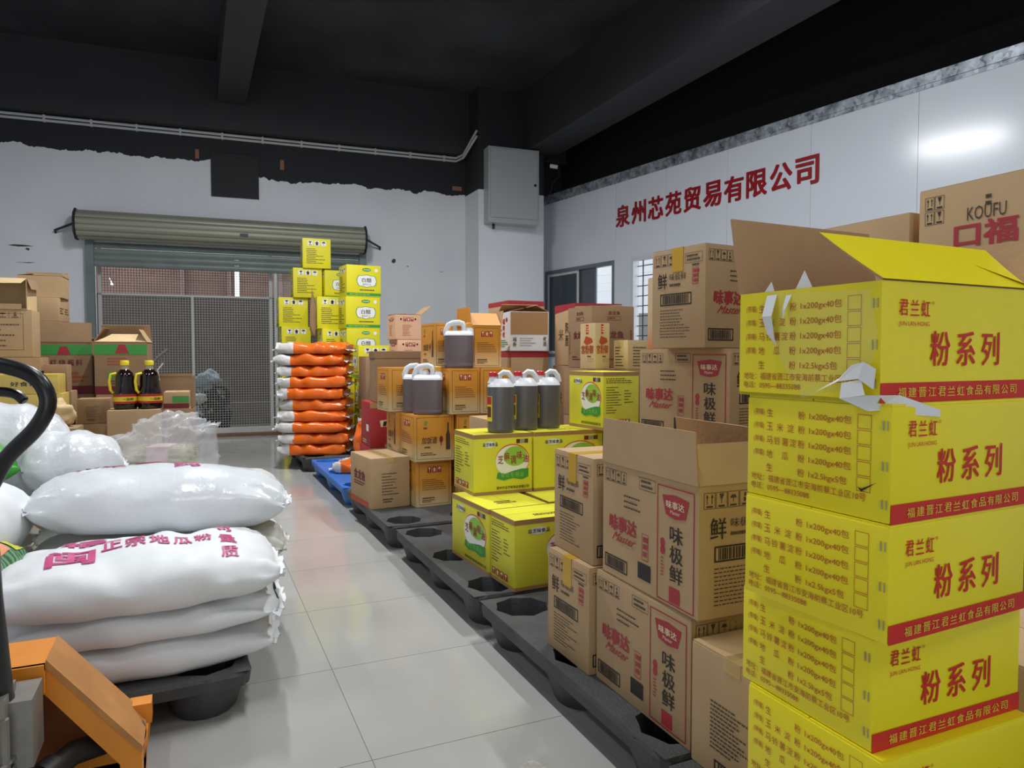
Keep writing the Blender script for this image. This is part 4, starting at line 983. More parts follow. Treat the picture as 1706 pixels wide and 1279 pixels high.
# mixed brown cartons behind
carton('brown cooking oil carton with dark red characters', (2.079, 3.515, 1.004), -1.8, .3, .28, .358, KRAFT_D, OIL)
carton('narrow kraft carton with a red crest print beside the cooking oil carton', (1.985, 3.32, 1.004), -1.3, .17, .09, .25, KRAFT_L, PALACE)
carton('small beige carton with lines of text and a tape strip', (2.095, 3.17, 1.004), -.6, .14, .23, .155, KRAFT_L, BEIGE, tape=.04)
for (x, y, w, l, lab) in ((2.08, 3.14, .42, .33, 'under the small beige carton'), (2.08, 3.49, .42, .36, 'under the cooking oil carton with dark red characters')):
    for k, nm in enumerate(('bottom', 'middle', 'upper')): carton('plain brown carton ' + lab + ', ' + nm + ' layer', (x, y, .14 + .288 * k), 0, l, w, .287, KRAFT_D)
carton('plain brown carton under the narrow kraft carton with the red crest', (1.93, 3.31, .14), 0, .19, .15, .863, KRAFT_D, tape=.02)
carton('brown vinegar carton with a red lid', (2.235, 3.99, 1.012), -4, .32, .34, .40, KRAFT, VRIM)
for k, nm in enumerate(('bottom', 'upper')): carton('plain brown carton under the red lidded vinegar carton, ' + nm + ' layer', (2.23, 3.98, .14 + .435 * k), -3, .34, .38, .434, KRAFT_D, VBOX)
carton('white printed carton on a brown red rimmed one, one flap folded down', (1.955, 4.385, 1.106), -9, .34, .275, .268, WHITEB, WBOX, flaps=[('L', .10, 12, KRAFT_D), ('B', .12, 30, KRAFT_D), ('K', .1, 25, KRAFT_D)])
carton('brown carton with a red rim under the white printed carton', (1.965, 4.39, .70), -7, .36, .27, .404, KRAFT, REDRIM)
carton('large plain brown carton at the bottom, behind the wine cartons', (1.95, 4.40, .14), -3, .40, .27, .558, KRAFT_D)
carton('brown carton with a red lid rim in front of the panel wall', (2.15, 4.85, 1.13), 0, .39, .30, .355, KRAFT, REDRIM)
for k, nm in enumerate(('bottom', 'upper')): carton('plain brown carton under the far red rimmed one, ' + nm + ' layer', (2.14, 4.84, .14 + .494 * k), 0, .42, .34, .493, KRAFT_D)
carton('small plain brown carton behind the three jugs', (1.40, 3.42, .14), 0, .28, .30, .60, KRAFT)
carton('plain brown upright carton behind the second row soy sauce cartons', (1.71, 2.325, .14), 0, .11, .26, .92, KRAFT_D)
carton('pale carton with an orange lower half behind the topmost soy sauce carton', (1.70, 2.33, 1.062), 0, .10, .25, .33, gradient_board('orange_to_cream_board', (222, 110, 40), (206, 176, 140)))

# vinegar cartons
gV = 'yellow vinegar cartons by the rear wall'
VH = .345
def vin(lab, x, y, z, yaw, wu, wv, st, h=VH, **k): return carton(lab, (x, y, z), yaw, wu, wv, h, YEL_V, st, gV, **k)
for i, nm in enumerate(('first', 'second', 'third')): vin('yellow vinegar carton in the column by the gate, %s above the short one' % nm, .95, 8.68, .3755 + i * VH, -1, .36, .33, VIN_A)
vin('yellow vinegar carton in the column by the gate, beside the torn one', .924, 8.70, .3755 + 3 * VH, -1.4, .36, .33, VIN_A)
vin('yellow vinegar carton with handling marks, second from the top of the pile', 1.083, 8.65, .3755 + 4 * VH, -2, .36, .33, VIN_A)
vin('topmost yellow vinegar carton, in front of the shutter roll', 1.19, 8.62, .3755 + 5 * VH, -4, .36, .32, VIN_A)
vin('short yellow vinegar carton at the bottom of the column by the gate', .96, 8.68, .14, 0, .36, .33, VIN_A, h=.2345)
for i, nm in enumerate(('bottom', 'second', 'third')): vin('yellow vinegar carton in the middle column, %s layer' % nm, 1.31, 8.19, .14 + (0, .20, .545)[i], 0, .36, .33, VIN_A, h=(.199, VH - .001, VH - .001)[i])
vin('yellow vinegar carton with handling marks above the orange bags', 1.335, 8.18, 1.031, 0, .36, .30, VIN_A)
vin('yellow vinegar carton with a torn brown corner', 1.284, 8.21, 1.377, -2, .36, .33, VIN_A, h=.36)
vin('yellow vinegar carton showing its badge, half hidden on the middle column', 1.435, 8.58, 1.738, 3, .28, .30, VIN_B, h=.343)
for i, nm in enumerate(('short bottom', 'second', 'third')): vin('yellow vinegar carton in the column behind the badged ones, %s one' % nm, 1.56, 8.60 - .0, .14 + (0, .25, .68)[i] * 1, 0, .28, .36, VIN_B, h=(.249, .429, .43)[i])
vin('yellow vinegar carton on top of the column behind the badged ones', 1.56, 8.60, 1.2505, 0, .28, .36, VIN_B, h=.42)
for i in range(2): vin(('yellow vinegar carton with white badge, lower of the fully visible pair', 'yellow vinegar carton with white badge, upper of the fully visible pair')[i], 1.535 - .012 * (1 - i), 7.79, 1.371 + i * (VH + .001), 5.0, .30, .385, VIN_B)
vin('yellow vinegar carton with white badge, half hidden under the badged pair', 1.53, 7.79, 1.025, 4, .30, .37, VIN_B)
vin('yellow vinegar carton under the badged ones, second layer', 1.53, 7.80, .58, 2, .34, .36, VIN_B, h=.444)
vin('yellow vinegar carton under the badged ones, bottom layer', 1.53, 7.80, .14, 2, .34, .36, VIN_B, h=.439)
vin('yellow vinegar carton with handling marks in front of the badged ones', 1.53, 7.20, .833, .4, .36, .345, VIN_A)
vin('yellow vinegar carton under the front one with handling marks, middle layer', 1.54, 7.21, .487, 0, .36, .34, VIN_A)
vin('yellow vinegar carton under the front one with handling marks, bottom layer', 1.54, 7.21, .14, 0, .36, .34, VIN_A)
vin('yellow vinegar carton beside the orange bags, bottom layer', 1.30, 7.40, .14, -1, .34, .225, VIN_A)
vin('yellow vinegar carton beside the orange bags, middle layer', 1.305, 7.39, .486, 0, .34, .225, VIN_A)
# torn brown corner of the carton
crumple('torn_cardboard', 'torn brown cardboard shred hanging between two yellow vinegar cartons', 'cardboard', (1.235, 8.19, 1.28), (.035, .012, .26), 11, KRAFT_D, rough=.5, sub=3)

# ------------------------------------------------------------------ left cartons (front faces look at the camera: yaw near 90)
def lc(lab, x, y, z, yaw, wu, wv, h, board, st=None, **k): return carton(lab, (x, y, z), yaw, wu, wv, h, board, st, **k)
hb = thing('carton', 'torn open brown carton with a hollow front on top of the framed carton', 'carton', (-1.16, 5.59, 1.372), radians(-4))
mb = MB(); X, Y, H_, t = .20, .11, .20, .005
mb.box(-X, X, -Y, Y, 0, t); mb.box(-X, X, -Y, Y, H_ - t, H_); mb.box(-X, -X + t, -Y, Y, t, H_ - t); mb.box(X - t, X, -Y, Y, t, H_ - t); mb.box(-X + t, X - t, Y - t, Y, t, H_ - t)
mb.build('body', KRAFT_L, hb)
mb = MB(); mb.quad([(-X, -Y - .001, H_), (X, -Y - .001, H_), (X - .02, -Y - .05, H_ - .035), (-X, -Y - .05, H_ - .045)]); mb.quad([(-X, -Y - .05, H_ - .047), (X - .02, -Y - .05, H_ - .037), (X, -Y - .001, H_ - .003), (-X, -Y - .001, H_ - .003)]); mb.build('flap', KRAFT_L, hb)
mb = MB(); mb.box(-X, X - .03, -Y - .012, -Y - .008, .0, .035); mb.build('flap', KRAFT, hb)
mb = MB(); mb.quad([(X, -Y, H_), (X, Y, H_), (X + .02, Y, H_ - .06), (X + .025, -Y, H_ - .07)]); mb.build('flap', KRAFT_D, hb)
lc('brown carton with printed frame and marks under the torn open carton', -.945, 5.47, 1.065, 90, .40, .26, .306, KRAFT, FRAMED)
lc('gold yellow carton with black characters, upper of two', -.764, 5.16, .840, 90, .40, .28, .120, GOLDB, GOLD_A, group='gold yellow cartons')
lc('gold yellow carton with black characters, lower of two', -.745, 5.15, .50, 90, .42, .28, .339, GOLDB, GOLD_B, group='gold yellow cartons')
lc('plain brown carton under the gold yellow cartons', -.745, 5.15, .14, 90, .42, .28, .359, KRAFT_D)
lc('plain brown carton just behind the gold yellow cartons', -.76, 5.475, .84, 90, .13, .2, .175, KRAFT_D)
lc('plain brown carton under the framed one, behind the gold cartons', -.905, 5.46, .14, 90, .46, .3, .924, KRAFT_D, tape=.03)
lc('large plain brown carton behind the gold cartons, low', -.735, 5.46, .14, 90, .15, .26, .698, KRAFT_D)
lc('brown carton with a green stripe and one raised flap', -.684, 6.10, .790, 90, .36, .30, .384, KRAFT_D, GRN_A, group='green striped brown cartons', flaps=[('L', .145, 84, KRAFT_D, (-.04, 0)), ('R', .1, 20), ('K', .1, 20)])
lc('brown carton with a green stripe and a torn crumpled lid', -.311, 5.94, .790, 86.2, .345, .30, .384, KRAFT_D, GRN_B, group='green striped brown cartons', flaps=[('K', .14, 72, KRAFT), ('L', .10, 28, KRAFT_L, (.3, .1), 20), ('R', .11, 60, KRAFT), ('B', .12, 60, KRAFT)])
lc('brown carton with a green stripe, mostly hidden behind the framed carton', -1.075, 6.12, .790, 90, .34, .30, .35, KRAFT_D, GRN_A, group='green striped brown cartons')
lc('large plain brown carton carrying the green striped carton with the raised flap', -.67, 6.08, .14, 90, .38, .34, .649, KRAFT_D)
lc('large plain brown carton carrying the green striped carton with the torn lid', -.29, 5.93, .14, 88, .36, .32, .649, KRAFT_D)
lc('large plain brown carton carrying the hidden green striped carton', -1.07, 6.10, .14, 90, .36, .32, .649, KRAFT_D)
lc('brown carton with two upright flaps against the white wall', -.935, 6.62, 1.530, 88, .30, .26, .172, KRAFT, None, flaps=[('R', .03, 90), ('K', .05, 88), ('L', .1, 8), ('B', .1, 8)])
lc('brown carton with a pale printed side below the one with upright flaps', -.956, 6.56, 1.347, 86, .32, .36, .182, KRAFT, {'R': kraft_marks})
lc('tall plain brown carton carrying the two cartons against the white wall', -.95, 6.54, 0, 88, .34, .38, 1.346, KRAFT_D)
lc('plain brown carton beside the soy sauce bottles', -.51, 5.40, .627, 90, .19, .2, .162, KRAFT_D, {'L': brownm_r})
lc('plain brown carton under the one beside the soy sauce bottles', -.51, 5.40, .14, 90, .20, .26, .486, KRAFT_D)
lc('plain brown carton carrying the two soy sauce bottles', -.20, 5.10, .14, 90, .30, .26, .588, KRAFT)
lc('small brown carton with a green band next to the soy sauce bottles', -.030, 5.42, .711, 88, .16, .25, .112, KRAFT, GSM)
lc('dark brown open carton just behind the small green banded one', -.007, 5.80, .681, 86, .225, .26, .241, KRAFT_D, None, flaps=[('L', .02, 90), ('K', .1, 200)], inner=KRAFT_D)
lc('plain brown carton under the small green banded carton', -.02, 5.41, .14, 90, .17, .3, .57, KRAFT_D)
lc('plain brown carton under the dark open one', 0.0, 5.78, .14, 88, .24, .3, .54, KRAFT_D)
# ------------------------------------------------------------------ sacks
def sack_mesh(L, W, T, seed, nu=56, nv=36, wr=1.0, flat=.75, endw=.86, droop=0.0, lump=1.0, ridge=1.0, boxy=.8, endt=.035, pw=3.2):
    """pillow shaped woven sack lying flat, long axis x, base at z=0; flattened stitched ends"""
    rnd = random.Random(seed); off = Vector((seed * 1.7, seed * .9, seed * 2.3))
    V = []; Fs = []
    for i in range(nu + 1):
        u = -1 + 2 * i / nu; au = abs(u)
        tp = max(endt, (1 - au ** pw) ** .55); wp = endw + (1 - endw) * (1 - au ** 2.0)
        for j in range(nv):
            ph = 2 * pi * j / nv; c, s = cos(ph), sin(ph)
            y = math.copysign(abs(c) ** (boxy * .9), c) * wp; z = math.copysign(abs(s) ** boxy, s) * tp
            z *= (1 - .22 * y * y)
            x = u * (1 - .06 * y * y * (1 if au > .6 else au / .6))
            p = Vector((x * L/2, y * W/2, z * T/2))
            q = Vector((p.x * 5, p.y * 5, p.z * 5)) + off
            d = noise.noise(q) * .012 * lump + noise.noise(q * 2.7) * .005 * lump
            f = max(0, au - .45) / .55
            d += f * (.010 * sin(y * 17 + seed + 2 * noise.noise(q * 1.5)) + .006 * noise.noise(q * 6)) * wr
            d += .004 * wr * ridge * sin(x * 9 + 5 * noise.noise(q * .8)) * (1 - f)
            p += Vector((0, math.copysign(1, c) * abs(c) * d * .6, (d if s > 0 else -d * .3) * (1 if abs(s) > .05 else 0)))
            p.z = max(p.z, -T/2 * flat); p.z -= droop * au * au * L
            V.append((p.x, p.y, p.z + T/2 * flat))
    for i in range(nu):
        for j in range(nv):
            a = i*nv + j; b = i*nv + (j+1) % nv; Fs.append((a, b, b + nv, a + nv))
    Fs.append(tuple(range(nv))); Fs.append(tuple(nu*nv + j for j in reversed(range(nv))))
    return V, Fs

WOVEN = mat('white_woven_plastic', (226, 228, 230), rough=0.55, noise_amt=.03, noise_scale=14, bump=.07, bump_scale=220)
GLOSSW = mat('white_glossy_sack', (226, 230, 234), rough=0.22, noise_amt=.02, noise_scale=10, bump=.22, bump_scale=28)
DULLW = mat('off_white_woven_plastic', (216, 214, 207), rough=0.5, noise_amt=.04, noise_scale=10, bump=.10, bump_scale=200)
CRINK = mat('crinkled_white_film', (224, 227, 231), rough=.2, bump=.8, bump_scale=16)
PINKI = mat('faded_pink_ink', (200, 72, 130), rough=0.5)

def project_text(parent, bvh, items, m, name='lettering', lift=.0025, dirv=Vector((0, 0, -1)), up=1.0):
    V = []; Fs = []
    for (txt, cx, cy, w, h, rot, bold) in items:
        v, f, a = tgeo(txt, bold)
        bm = bmesh.new(); vs = [bm.verts.new(((x - .5) * w, (y - .5) * h, l * 5)) for x, y, l in v]
        for q in f:
            try: bm.faces.new([vs[k] for k in q])
            except ValueError: pass
        for _ in range(2):
            es = [e for e in bm.edges if e.calc_length() > .018]
            if not es: break
            bmesh.ops.subdivide_edges(bm, edges=es, cuts=1)
        bmesh.ops.triangulate(bm, faces=bm.faces[:])
        n = len(V); ok = True; idx = {}
        for k, vv in enumerate(bm.verts):
            idx[vv] = k
            x = cx + vv.co.x * cos(rot) - vv.co.y * sin(rot); y = cy + vv.co.x * sin(rot) + vv.co.y * cos(rot)
            hit = bvh.ray_cast(Vector((x, y, up)) , dirv)
            p = (hit[0] + hit[1] * (lift + vv.co.z) * (1 if hit[1].z > 0 else -1)) if hit[0] is not None else Vector((x, y, 0))
            V.append(tuple(p))
        for fc in bm.faces: Fs.append(tuple(n + idx[q] for q in fc.verts))
        bm.free()
    me = bpy.data.meshes.new(name); me.from_pydata(V, [], Fs); me.materials.append(m)
    o = bpy.data.objects.new(name, me); COL.objects.link(o); o.parent = parent
    return o

def sack(label, loc, L, W, T, seed, m=WOVEN, rz=0, rot=(0, 0), text=None, ears=(1, 1), group='white starch sacks', name='starch_sack', **k):
    V, Fs = sack_mesh(L, W, T, seed, **k)
    root = thing(name, label, 'sack', loc, radians(rz), group)
    root.rotation_euler.x = radians(rot[0]); root.rotation_euler.y = radians(rot[1])
    mb = MB(); mb.v = V; mb.f = Fs; mb.m = [0] * len(Fs)
    b = mb.build('body', m, root, smooth=True)
    # stitched end seams: thin ruffled strips
    rnd = random.Random(seed)
    flat = k.get('flat', .75); endw = k.get('endw', .86); dr = k.get('droop', 0)
    for sgn, on in ((-1, ears[0]), (1, ears[1])):
        if not on: continue
        mb = MB(); n = 22; prev = None; zc = T/2*flat - dr*L
        for i in range(n + 1):
            y = (-1 + 2*i/n) * W/2 * endw * 1.0; x0 = sgn * L/2 * (1 - .06 * (2*i/n - 1)**2) - sgn*.012; zz = zc + .008 * sin(i * 1.9 + seed) + .004 * rnd.uniform(-1, 1)
            cur = ((x0, y, zc), (x0 + sgn * (.028 + .006 * sin(i * 1.3 + seed)), y * 1.03, zz - .004))
            if prev: mb.quad([prev[0], prev[1], cur[1], cur[0]])
            prev = cur
        mb.build('end_seam', m, root, smooth=True)
    if text:
        bvh = BVHTree.FromPolygons(V, Fs); project_text(root, bvh, text, PINKI)
    return root

gK = 'white starch sacks'
sack('white starch sack at the bottom, under the one with pink characters', (-.17, 2.50, .14), .80, .50, .145, 3, WOVEN, 1, wr=.6, flat=.62, boxy=.62)
sack('white starch sack, directly under the one with large pink characters', (-.15, 2.50, .246), .80, .50, .125, 5, WOVEN, -1, wr=1.3, lump=1.3, flat=.62, boxy=.62)
sack('white starch sack with large pink characters, nearest the pallet truck', (-.155, 2.49, .336), .80, .52, .20, 8, WOVEN, 2, wr=1.5, lump=1.7, flat=.62, boxy=.7,
     text=[('闽', -.183, -.085, .125, .115, .05, .03), ('福', -.165, .09, .125, .12, .06, .03), ('正', -.082, -.02, .056, .085, .06, .02), ('宗', -.018, -.03, .056, .085, .06, .02), ('地', .048, -.03, .056, .085, .06, .02), ('瓜', .113, -.025, .054, .085, .06, .02), ('粉', .175, -.005, .052, .085, .06, .02),
           ('质', .245, -.135, .052, .075, .02, .02), ('量', .246, -.025, .050, .085, .05, .02), ('可', .246, .11, .05, .09, .08, .02)])
sack('off white starch sack, lowest one below the glossy sack', (-.14, 3.01, .14), .80, .46, .19, 12, DULLW, 0, flat=.62, boxy=.65)
sack('off white starch sack squeezed under the glossy one', (-.11, 2.97, .285), .86, .48, .215, 14, DULLW, -2, flat=.62, wr=1.5, boxy=.65)
sack('glossy white starch sack lying on top with its seam towards the aisle', (-.105, 2.94, .452), .86, .46, .26, 17, GLOSSW, -3, flat=.66, wr=1.3, rot=(0, 2.5), endw=.72,
     text=[('众', -.27, .09, .08, .08, .1, .012), ('生', -.18, .05, .08, .10, .1, .012), ('一', -.06, .06, .11, .02, -.1, .02), ('纯', .07, -.02, .09, .10, .1, .012)])
sack('plump white starch sack beside the glossy one, behind the truck handle', (-.745, 2.82, .40), .50, .44, .32, 21, WOVEN, 80, flat=.7, wr=.5, endw=.8)
sack('white starch sack under the plump one behind the truck handle', (-.82, 2.86, .14), .70, .44, .22, 25, DULLW, 88, flat=.62)
for k in range(3): sack(('white starch sack at the bottom behind the pile, under the bagged noodles', 'white starch sack in the middle behind the pile, under the bagged noodles', 'white starch sack directly under the bagged noodles')[k], (-.20, 3.52, .14 + .135 * k), .80, .46, .16, 31 + k, DULLW, 2 * k - 2, flat=.62)
for k in range(2): sack(('white starch sack at the bottom under the crinkled standing sack', 'white starch sack directly under the crinkled standing sack')[k], (-.84, 3.70, .14 + .19 * k), .62, .44, .22, 36 + k, DULLW, 84, flat=.62)
sack('crinkled white sack standing up behind the pallet truck handle', (-.74, 3.50, .525), .50, .38, .42, 41, CRINK, 10, rot=(0, 8), flat=.7, wr=1.8, endw=.7, ears=(1, 0))
sack('frosted white sack slumped between the standing sack and the noodles', (-.46, 3.40, .535), .36, .34, .27, 44, mat('frosted_sack', (218, 221, 224), rough=.25, bump=.7, bump_scale=18), 10, flat=.7, wr=1.4, endw=.8, ears=(0, 1))

# green and orange printed bags at the left edge
PRB = bpy.data.materials.new('green_leaf_print_sack'); PRB.use_nodes = True
nt = PRB.node_tree; b = nt.nodes['Principled BSDF']; tc = nt.nodes.new('ShaderNodeTexCoord'); wv = nt.nodes.new('ShaderNodeTexWave'); wv.inputs['Scale'].default_value = 16; wv.inputs['Distortion'].default_value = 6; wv.inputs['Detail'].default_value = 3
nt.links.new(tc.outputs['Object'], wv.inputs['Vector']); rp = nt.nodes.new('ShaderNodeValToRGB'); rp.color_ramp.elements[0].color = (*lin((44, 92, 56)), 1); rp.color_ramp.elements[1].color = (*lin((120, 160, 120)), 1); nt.links.new(wv.outputs['Fac'], rp.inputs['Fac']); nt.links.new(rp.outputs['Color'], b.inputs['Base Color']); b.inputs['Roughness'].default_value = .35
gp = sack('green leaf printed bag with an orange label wedged beside the starch sacks', (-.61, 2.60, .34), .30, .22, .20, 51, PRB, 75, name='printed_bag', group=None, flat=.7, ears=(0, 0))
bv = BVHTree.FromPolygons(*sack_mesh(.30, .22, .20, 51, flat=.7))
def patch(parent, bvh, cx, cy, w, h, m, name, lift=.003):
    V = []; Fs = []; n = 8
    for i in range(n + 1):
        for j in range(n + 1):
            x = cx - w/2 + w*i/n; y = cy - h/2 + h*j/n; hit = bvh.ray_cast(Vector((x, y, 1)), Vector((0, 0, -1)))
            p = hit[0] + hit[1]*lift*(1 if hit[1].z > 0 else -1) if hit[0] is not None else Vector((x, y, 0)); V.append(tuple(p))
    for i in range(n):
        for j in range(n): a = i*(n+1) + j; Fs.append((a, a + n + 1, a + n + 2, a + 1))
    mb = MB(); mb.v = V; mb.f = Fs; mb.m = [0]*len(Fs); mb.build(name, m, parent, smooth=True)
patch(gp, bv, -.05, -.04, .16, .08, mat('orange_label', (232, 140, 96), rough=.4), 'label_patch'); patch(gp, bv, .09, -.03, .06, .1, mat('yellow_green_label', (206, 202, 60), rough=.4), 'label_patch')
sack('plain bright green plastic bag above the plump sack, behind the truck handle', (-.80, 3.22, .62), .34, .22, .12, 55, mat('bright_green_plastic', (58, 158, 48), rough=.3), 30, name='green_bag', group=None, flat=.7, ears=(0, 0), rot=(28, -12))

# clear bag holding bundles of dried noodles
ND = mat('dried_noodle', (214, 206, 172), rough=.6)
for k in range(3):
    t = thing('noodle_bundle', ('lowest', 'middle', 'topmost')[k] + ' bundle of dried noodles with a pink band inside the clear bag', 'noodles', (-.125, 3.47, .545 + .046 * k), radians(-24 + 3 * k), 'noodle bundles in the clear bag')
    mb = MB(); rnd = random.Random(k)
    for i in range(40):
        y = rnd.uniform(-.06, .06); z = rnd.uniform(.002, .042); x = rnd.uniform(-.008, .008); mb.tube([(-.125 + x, y, z), (.125 + x, y, z)], .0022, 4)
    o = mb.build('noodle_sticks', ND, t); o['kind'] = 'stuff'
    mb = MB(); mb.box(-.05, .04, -.064, .064, -.0005, .0455); mb.build('paper_band', mat('pink_white_band', (220, 190, 188), rough=.4), t)
def bag_mesh(label, loc, size, seed, m, rz=0):
    o = crumple('clear_bag', label, 'bag', loc, size, seed, m, rough=.32, freq=6, sub=5); o.rotation_euler.z = radians(rz); return o
CLR = film_mat('clear_plastic_bag', .30, (236, 238, 242), .06, .8)
bg = bag_mesh('clear crumpled plastic bag of dried noodles on the sacks', (-.135, 3.47, .532), (.205, .15, .150), 9, CLR, -24)
for v in bg.data.vertices:           # gathered mouth rising to the right
    t = max(0.0, (v.co.x / .2)); v.co.z += .07 * t * t * (1 if v.co.z > .12 else .1); v.co.x += .004 * t
# brown crumpled paper
crumple('crumpled_paper', 'crumpled kraft paper behind the white sacks', 'paper', (-.73, 4.86, .66), (.085, .08, .085), 15, KRAFT_L, rough=.34, freq=5, sub=4)
carton('plain brown carton under the crumpled kraft paper', (-.87, 4.70, .0), 0, .26, .26, .66, KRAFT_D)

# ------------------------------------------------------------------ orange rice bags
ORG = mat('orange_printed_film', (232, 106, 24), rough=.28, noise_amt=.05, noise_scale=8, bump=.15, bump_scale=18); SLV = mat('silver_white_film', (212, 208, 206), rough=.28, bump=.8, bump_scale=20)
def rice_bag(label, loc, rz, seed, L=.66, W=.46, T=.130, group='orange rice bags', top=False):
    V, Fs = sack_mesh(L, W, T, seed, nu=44, nv=28, wr=2.4, flat=.72, endw=.88, lump=1.5, boxy=.40, endt=.42, pw=6)
    root = thing('rice_bag', label, 'bag', loc, radians(rz), group)
    mb = MB(); mb.v = V; mb.f = Fs
    for f in Fs:
        cx = sum(V[i][0] for i in f)/len(f); cy = sum(V[i][1] for i in f)/len(f)
        mb.m.append(1 if (cx < -L*.27 + .03 * sin(cy * 20 + seed) or (top and cy > .02 and cx < .12)) else 0)
    mb.build('body', [ORG, SLV], root, smooth=True)
    mb = MB(); rnd = random.Random(seed)
    for sgn in (-1, 1):
        prev = None
        for i in range(15):
            y = (-1 + 2*i/14)*W/2*.8; cur = ((sgn*(L/2 - .02), y, T*.35), (sgn*(L/2 + .022 + .008*sin(i*1.7 + seed)), y*1.02, T*.35 - .012 + .01*sin(i*2.3 + seed)))
            if prev: mb.quad([prev[0], prev[1], cur[1], cur[0]])
            prev = cur
    mb.build('end_seam', SLV, root, smooth=True)
    return root
ords = ('bottom', 'second', 'third', 'fourth', 'fifth', 'sixth', 'seventh', 'eighth', 'ninth', 'topmost')
for i in range(10):
    rice_bag('orange and silver rice bag, %s one of the ten in the stack' % ords[i], (1.075 + .014 * sin(i * 2.1), 7.00 + .01 * cos(i * 1.7), .139 + i * .1055), -22 + 2 * sin(i * 1.3), 60 + i, L=.66 + .02 * sin(i), top=(i == 9))
rice_bag('single orange rice bag lying by the red carton', (1.20, 5.70, .14), -30, 75, L=.36, W=.28, T=.12, group=None)
rb = rice_bag('orange and silver rice bag standing upright against the red carton', (1.16, 5.46, .14), 90, 77, L=.42, W=.34, T=.10, group=None)
rb.rotation_euler = (0, radians(-84), radians(90)); rb.location = (1.30, 5.52, .36)

# ------------------------------------------------------------------ jerrycans and jugs
LIQ = mat('oil_filled_plastic', (112, 98, 100), rough=.32, spec=.5, noise_amt=.03, noise_scale=4); CANW = mat('milky_plastic', (222, 224, 228), rough=.32, sub=.1)
CAPO = mat('orange_cap', (232, 164, 60), rough=.4); CAPR = mat('red_cap', (206, 44, 44), rough=.35); LIQ2 = mat('dark_oil_plastic', (96, 92, 96), rough=.3)
def sup(w, d, z, n=28, e=.42, cx=0, cy=0):
    return [(cx + math.copysign(abs(cos(2*pi*k/n))**e, cos(2*pi*k/n))*w/2, cy + math.copysign(abs(sin(2*pi*k/n))**e, sin(2*pi*k/n))*d/2, z) for k in range(n)]
def jerrycan(label, loc, rz, w=.185, d=.125, h=.305, group='grey jerrycans with orange caps'):
    t = thing('jerrycan', label, 'jerrycan', loc, radians(rz), group)
    mb = MB(); mb.loft([sup(w*.90, d*.88, 0), sup(w*.98, d*.97, .008), sup(w, d, .02), sup(w*.975, d*.97, .028), sup(w, d, .036), sup(w, d, h*.70)], cap1=True); auto_smooth(mb.build('body', LIQ, t), 40)
    mb = MB(); mb.loft([sup(w, d, h*.70), sup(w*.985, d*.96, h*.735), sup(w*.90, d*.78, h*.775), sup(w*.78, d*.5, h*.80)], cap0=False); auto_smooth(mb.build('shoulder', CANW, t), 40)
    mb = MB(); path = [(-w*.43, 0, h*.70), (-w*.455, 0, h*.80), (-w*.36, 0, h*.93), (-w*.22, 0, h*.975), (0, 0, h*.985), (w*.12, 0, h*.96), (w*.17, 0, h*.88), (w*.16, 0, h*.78)]
    mb.tube(path, .0175, 10); auto_smooth(mb.build('handle', CANW, t))
    mb = MB(); mb.lathe([(.030, h*.74), (.026, h*.83), (.019, h*.87), (.019, h*.90)], cx=w*.34, seg=18); auto_smooth(mb.build('neck', CANW, t))
    mb = MB(); mb.lathe([(.0215, h*.885), (.0215, h*.965), (.018, h*.975)], cx=w*.34, seg=18); auto_smooth(mb.build('cap', CAPO, t))
    return t
ZN2 = .14 + 2 * (WH + .001)
jerrycan('grey oil jerrycan with orange cap, fully visible one of the pair on the wine carton', (1.332, 4.24, ZN2), -24)
jerrycan('grey oil jerrycan with orange cap, half hidden one of the pair on the wine carton', (1.305, 4.392, ZN2), -24, w=.17, d=.115)
jerrycan('grey oil jerrycan with orange cap standing alone on the upper wine cartons', (1.530, 4.215, .14 + 3 * (WH + .001)), -22, w=.185, h=.29)

